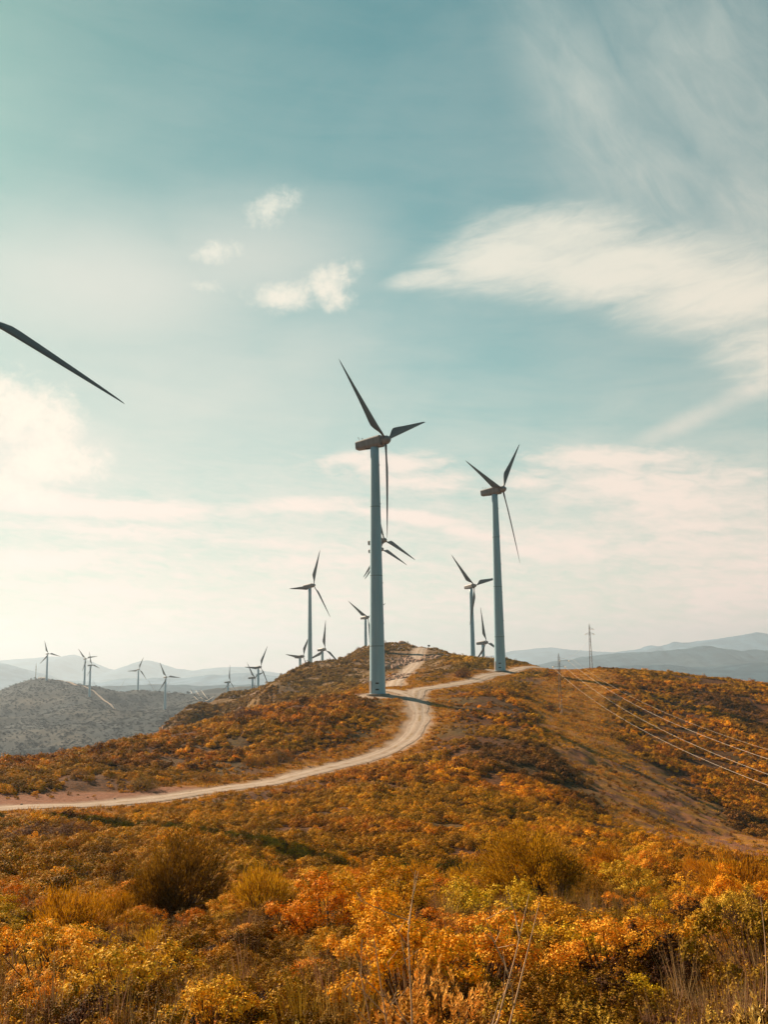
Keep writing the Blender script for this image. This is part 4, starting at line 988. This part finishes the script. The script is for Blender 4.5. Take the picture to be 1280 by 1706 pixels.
    P_ = [patch(1240, 10.3, .6, .8, 85), patch(1190, 8.8, .3, .5, 30), patch(190, 6.4, .5, .4, 26), patch(60, 7.5, .4, .6, 16), patch(400, 6.1, .4, .3, 8), patch(700, 6.0, .3, .3, 14)]
    X = np.concatenate([p[0] for p in P_]); Y = np.concatenate([p[1] for p in P_]); n = len(X)
    T = pick(rg, [(.36, .19, .09), (.48, .29, .12), (.28, .13, .07), (.58, .38, .17)], (3, 3, 2, 2), n)
    scatter('reed_bank', reeds, X, Y, rg.uniform(.45, .82, n), rg.uniform(.8, 1.15, n), T, rg.integers(0, 4, n), 'tall purple-brown dry stalks in banks at the right edge and bottom left')
    # short grass on the strip and road verges
    X, Y = polar(rg, 60000, 70, 275, -27, 27, 1.6); mk = masks(X, Y); k = ((mk['strip'] > .3) | (mk['verge'] > .35)) & (mk['road'] < .3) & (mk['pull'] < .4); X, Y = X[k], Y[k]; n = len(X)
    T = pick(rg, [(.56, .27, .018), (.46, .22, .013), (.54, .22, .02), (.36, .13, .02)], (3, 2, 2, 1), n)*rg.uniform(.8, 1.2, (n, 1))
    pk_ = ss(fbm(X/11, Y/11, 3, 77), .36, .50)*ss(X, 14, 26)*(1-ss(Y, 150, 178)); k = rg.random(n) > pk_*.93; X, Y, T = X[k], Y[k], T[k]; n = len(X)
    st_ = [mesh_np('tuft', *grass_tuft(840+i, 40, .22, .03, .5, .6), M_dry, None, link=False) for i in range(4)]
    scatter('strip_grass', st_, X, Y, rg.uniform(.7, 1.4, n), rg.uniform(.7, 1.3, n), T, rg.integers(0, 4, n), 'short yellow grass on the cleared strip and road verges')
    # stones: scree on the rocky hill and loose stones along the roads
    rocks = []
    for i in range(5): me = rock_mesh(900+i, 1); me.materials.append(M_rock); rocks.append(bpy.data.objects.new('stone', me))
    X, Y = polar(rg, 30000, 225, 400, -14, 4, 1.5); N1 = fbm(X/12, Y/12, 4, 95); k = (N1 > .64) & (masks(X, Y)['rocky'] > .4); X, Y = X[k], Y[k]; n1 = len(X)
    X2, Y2 = polar(rg, 9000, 60, 280, -27, 27, 1.6); rd = road_dist(X2, Y2); k = (rd > -.3) & (rd < 1.3); X = np.concatenate([X, X2[k]]); Y = np.concatenate([Y, Y2[k]]); n = len(X)
    s = np.where(np.arange(n) < n1, rg.gamma(2, .15, n)+.15, rg.uniform(.06, .2, n))
    scatter('scree', rocks, X, Y, s, rg.uniform(.7, 1.2, n), np.ones((n, 3)), rg.integers(0, 5, n), 'grey-pink stones strewn over the rocky hill and road edges', tilt=.4)
build_cover()

# ------------------------------------------------------------------ rocks and bare stalks up close
me = rock_mesh(77, 4, .55); me.materials.append(M_rock)
for p in me.polygons: p.use_smooth = True
o = bpy.data.objects.new('boulder', me); COL.objects.link(o); o.location = (ROCK[0], ROCK[1], H1(ROCK[0], ROCK[1])+.18); o.scale = (.5, .42, .55); tag(o, 'pinkish boulder half buried in shrubs at the bottom of the picture', 'boulder')
for px, py, d, s, lb in ((671, 1082, 355, 1.6, 'pale boulder near the top of the rocky hill, left of the track'), (645, 1120, 285, 1.3, 'pale boulder just right of the central tower on the rocky hill')):
    me2 = rock_mesh(int(px), 3, .7); me2.materials.append(M_rock); p = at(px, py, d); o = bpy.data.objects.new('boulder', me2); COL.objects.link(o); o.location = (p[0], p[1], H1(p[0], p[1])+s*.3); o.scale = (s, s, s); tag(o, lb, 'boulder')
def stalk(label, px, d, h, lean, n_br, seed):
    rg = np.random.default_rng(seed); x = (px-640)/F*d; b = Vector((x, d, H1(x, d))); m = MB(); tip = b+Vector((lean, rg.normal()*.1, h))
    pts = [b.lerp(tip, t)+Vector((rg.normal()*.02, rg.normal()*.02, 0)) for t in (0, .25, .5, .75, 1)]
    m.tube(pts, [.009, .008, .006, .0045, .002], 5)
    for i in range(n_br):
        t = rg.uniform(.3, .85); p = b.lerp(tip, t); q = p+Vector((rg.normal()*.16+lean*.2, rg.normal()*.1, rg.uniform(.12, .34)))
        mid = p.lerp(q, .5)+Vector((rg.normal()*.03, 0, -.02)); m.tube([p, mid, q], [.0045, .0035, .0015], 4)
        for _ in range(2):
            r_ = mid.lerp(q, rg.random()); m.tube([r_, r_+Vector((rg.normal()*.07, rg.normal()*.05, rg.uniform(.04, .12)))], [.0025, .001], 3)
    tag(m.build('dry_stalk', M_twig), label, 'dry stalk', 'bare dry stalks in the foreground')
stalk('long bare stalk leaning right at the bottom, right of the dead sprays', 762, 6.0, 1.35, .42, 1, 1)
stalk('branched dead spray leaning right at the bottom centre', 735, 6.3, 1.40, .50, 7, 2)
stalk('upright branched dead spray at bottom centre, left of the leaning ones', 680, 6.6, 1.55, -.05, 6, 3)
stalk('thin dead stalk beside the upright spray, slightly left-leaning', 655, 7.2, 1.2, -.18, 3, 4)
stalk('bare twig standing over a dark hollow left of centre', 620, 8.2, 1.1, -.15, 4, 5)
stalk('single thin reed rising from the right-hand reed bank', 1225, 8.8, 1.25, .05, 0, 6)
stalk('bent thin reed at the right edge of the picture', 1262, 8.4, 1.2, .12, 1, 7)

# ------------------------------------------------------------------ air
def build_haze():
    m, t, o = newmat('haze_air'); v = t.new('ShaderNodeVolumePrincipled')
    v.inputs['Color'].default_value = HAZE_COL+(1.0,); v.inputs['Density'].default_value = HAZE_D; v.inputs['Anisotropy'].default_value = HAZE_G
    t.l.new(v.outputs[0], o.inputs['Volume'])
    mb = MB(); x0_, x1_, y0_, y1_, z0_, z1_ = -9000, 9000, -3000, 10800, -128.5, 380
    mb.box((x0_+x1_)/2, (y0_+y1_)/2, (z0_+z1_)/2, x1_-x0_, y1_-y0_, z1_-z0_); tag(mb.build('haze', m), None, None, None, 'stuff')
HAZE_D = 1.4e-4; HAZE_COL = (.56, .68, .84); HAZE_G = 0.35
build_haze()
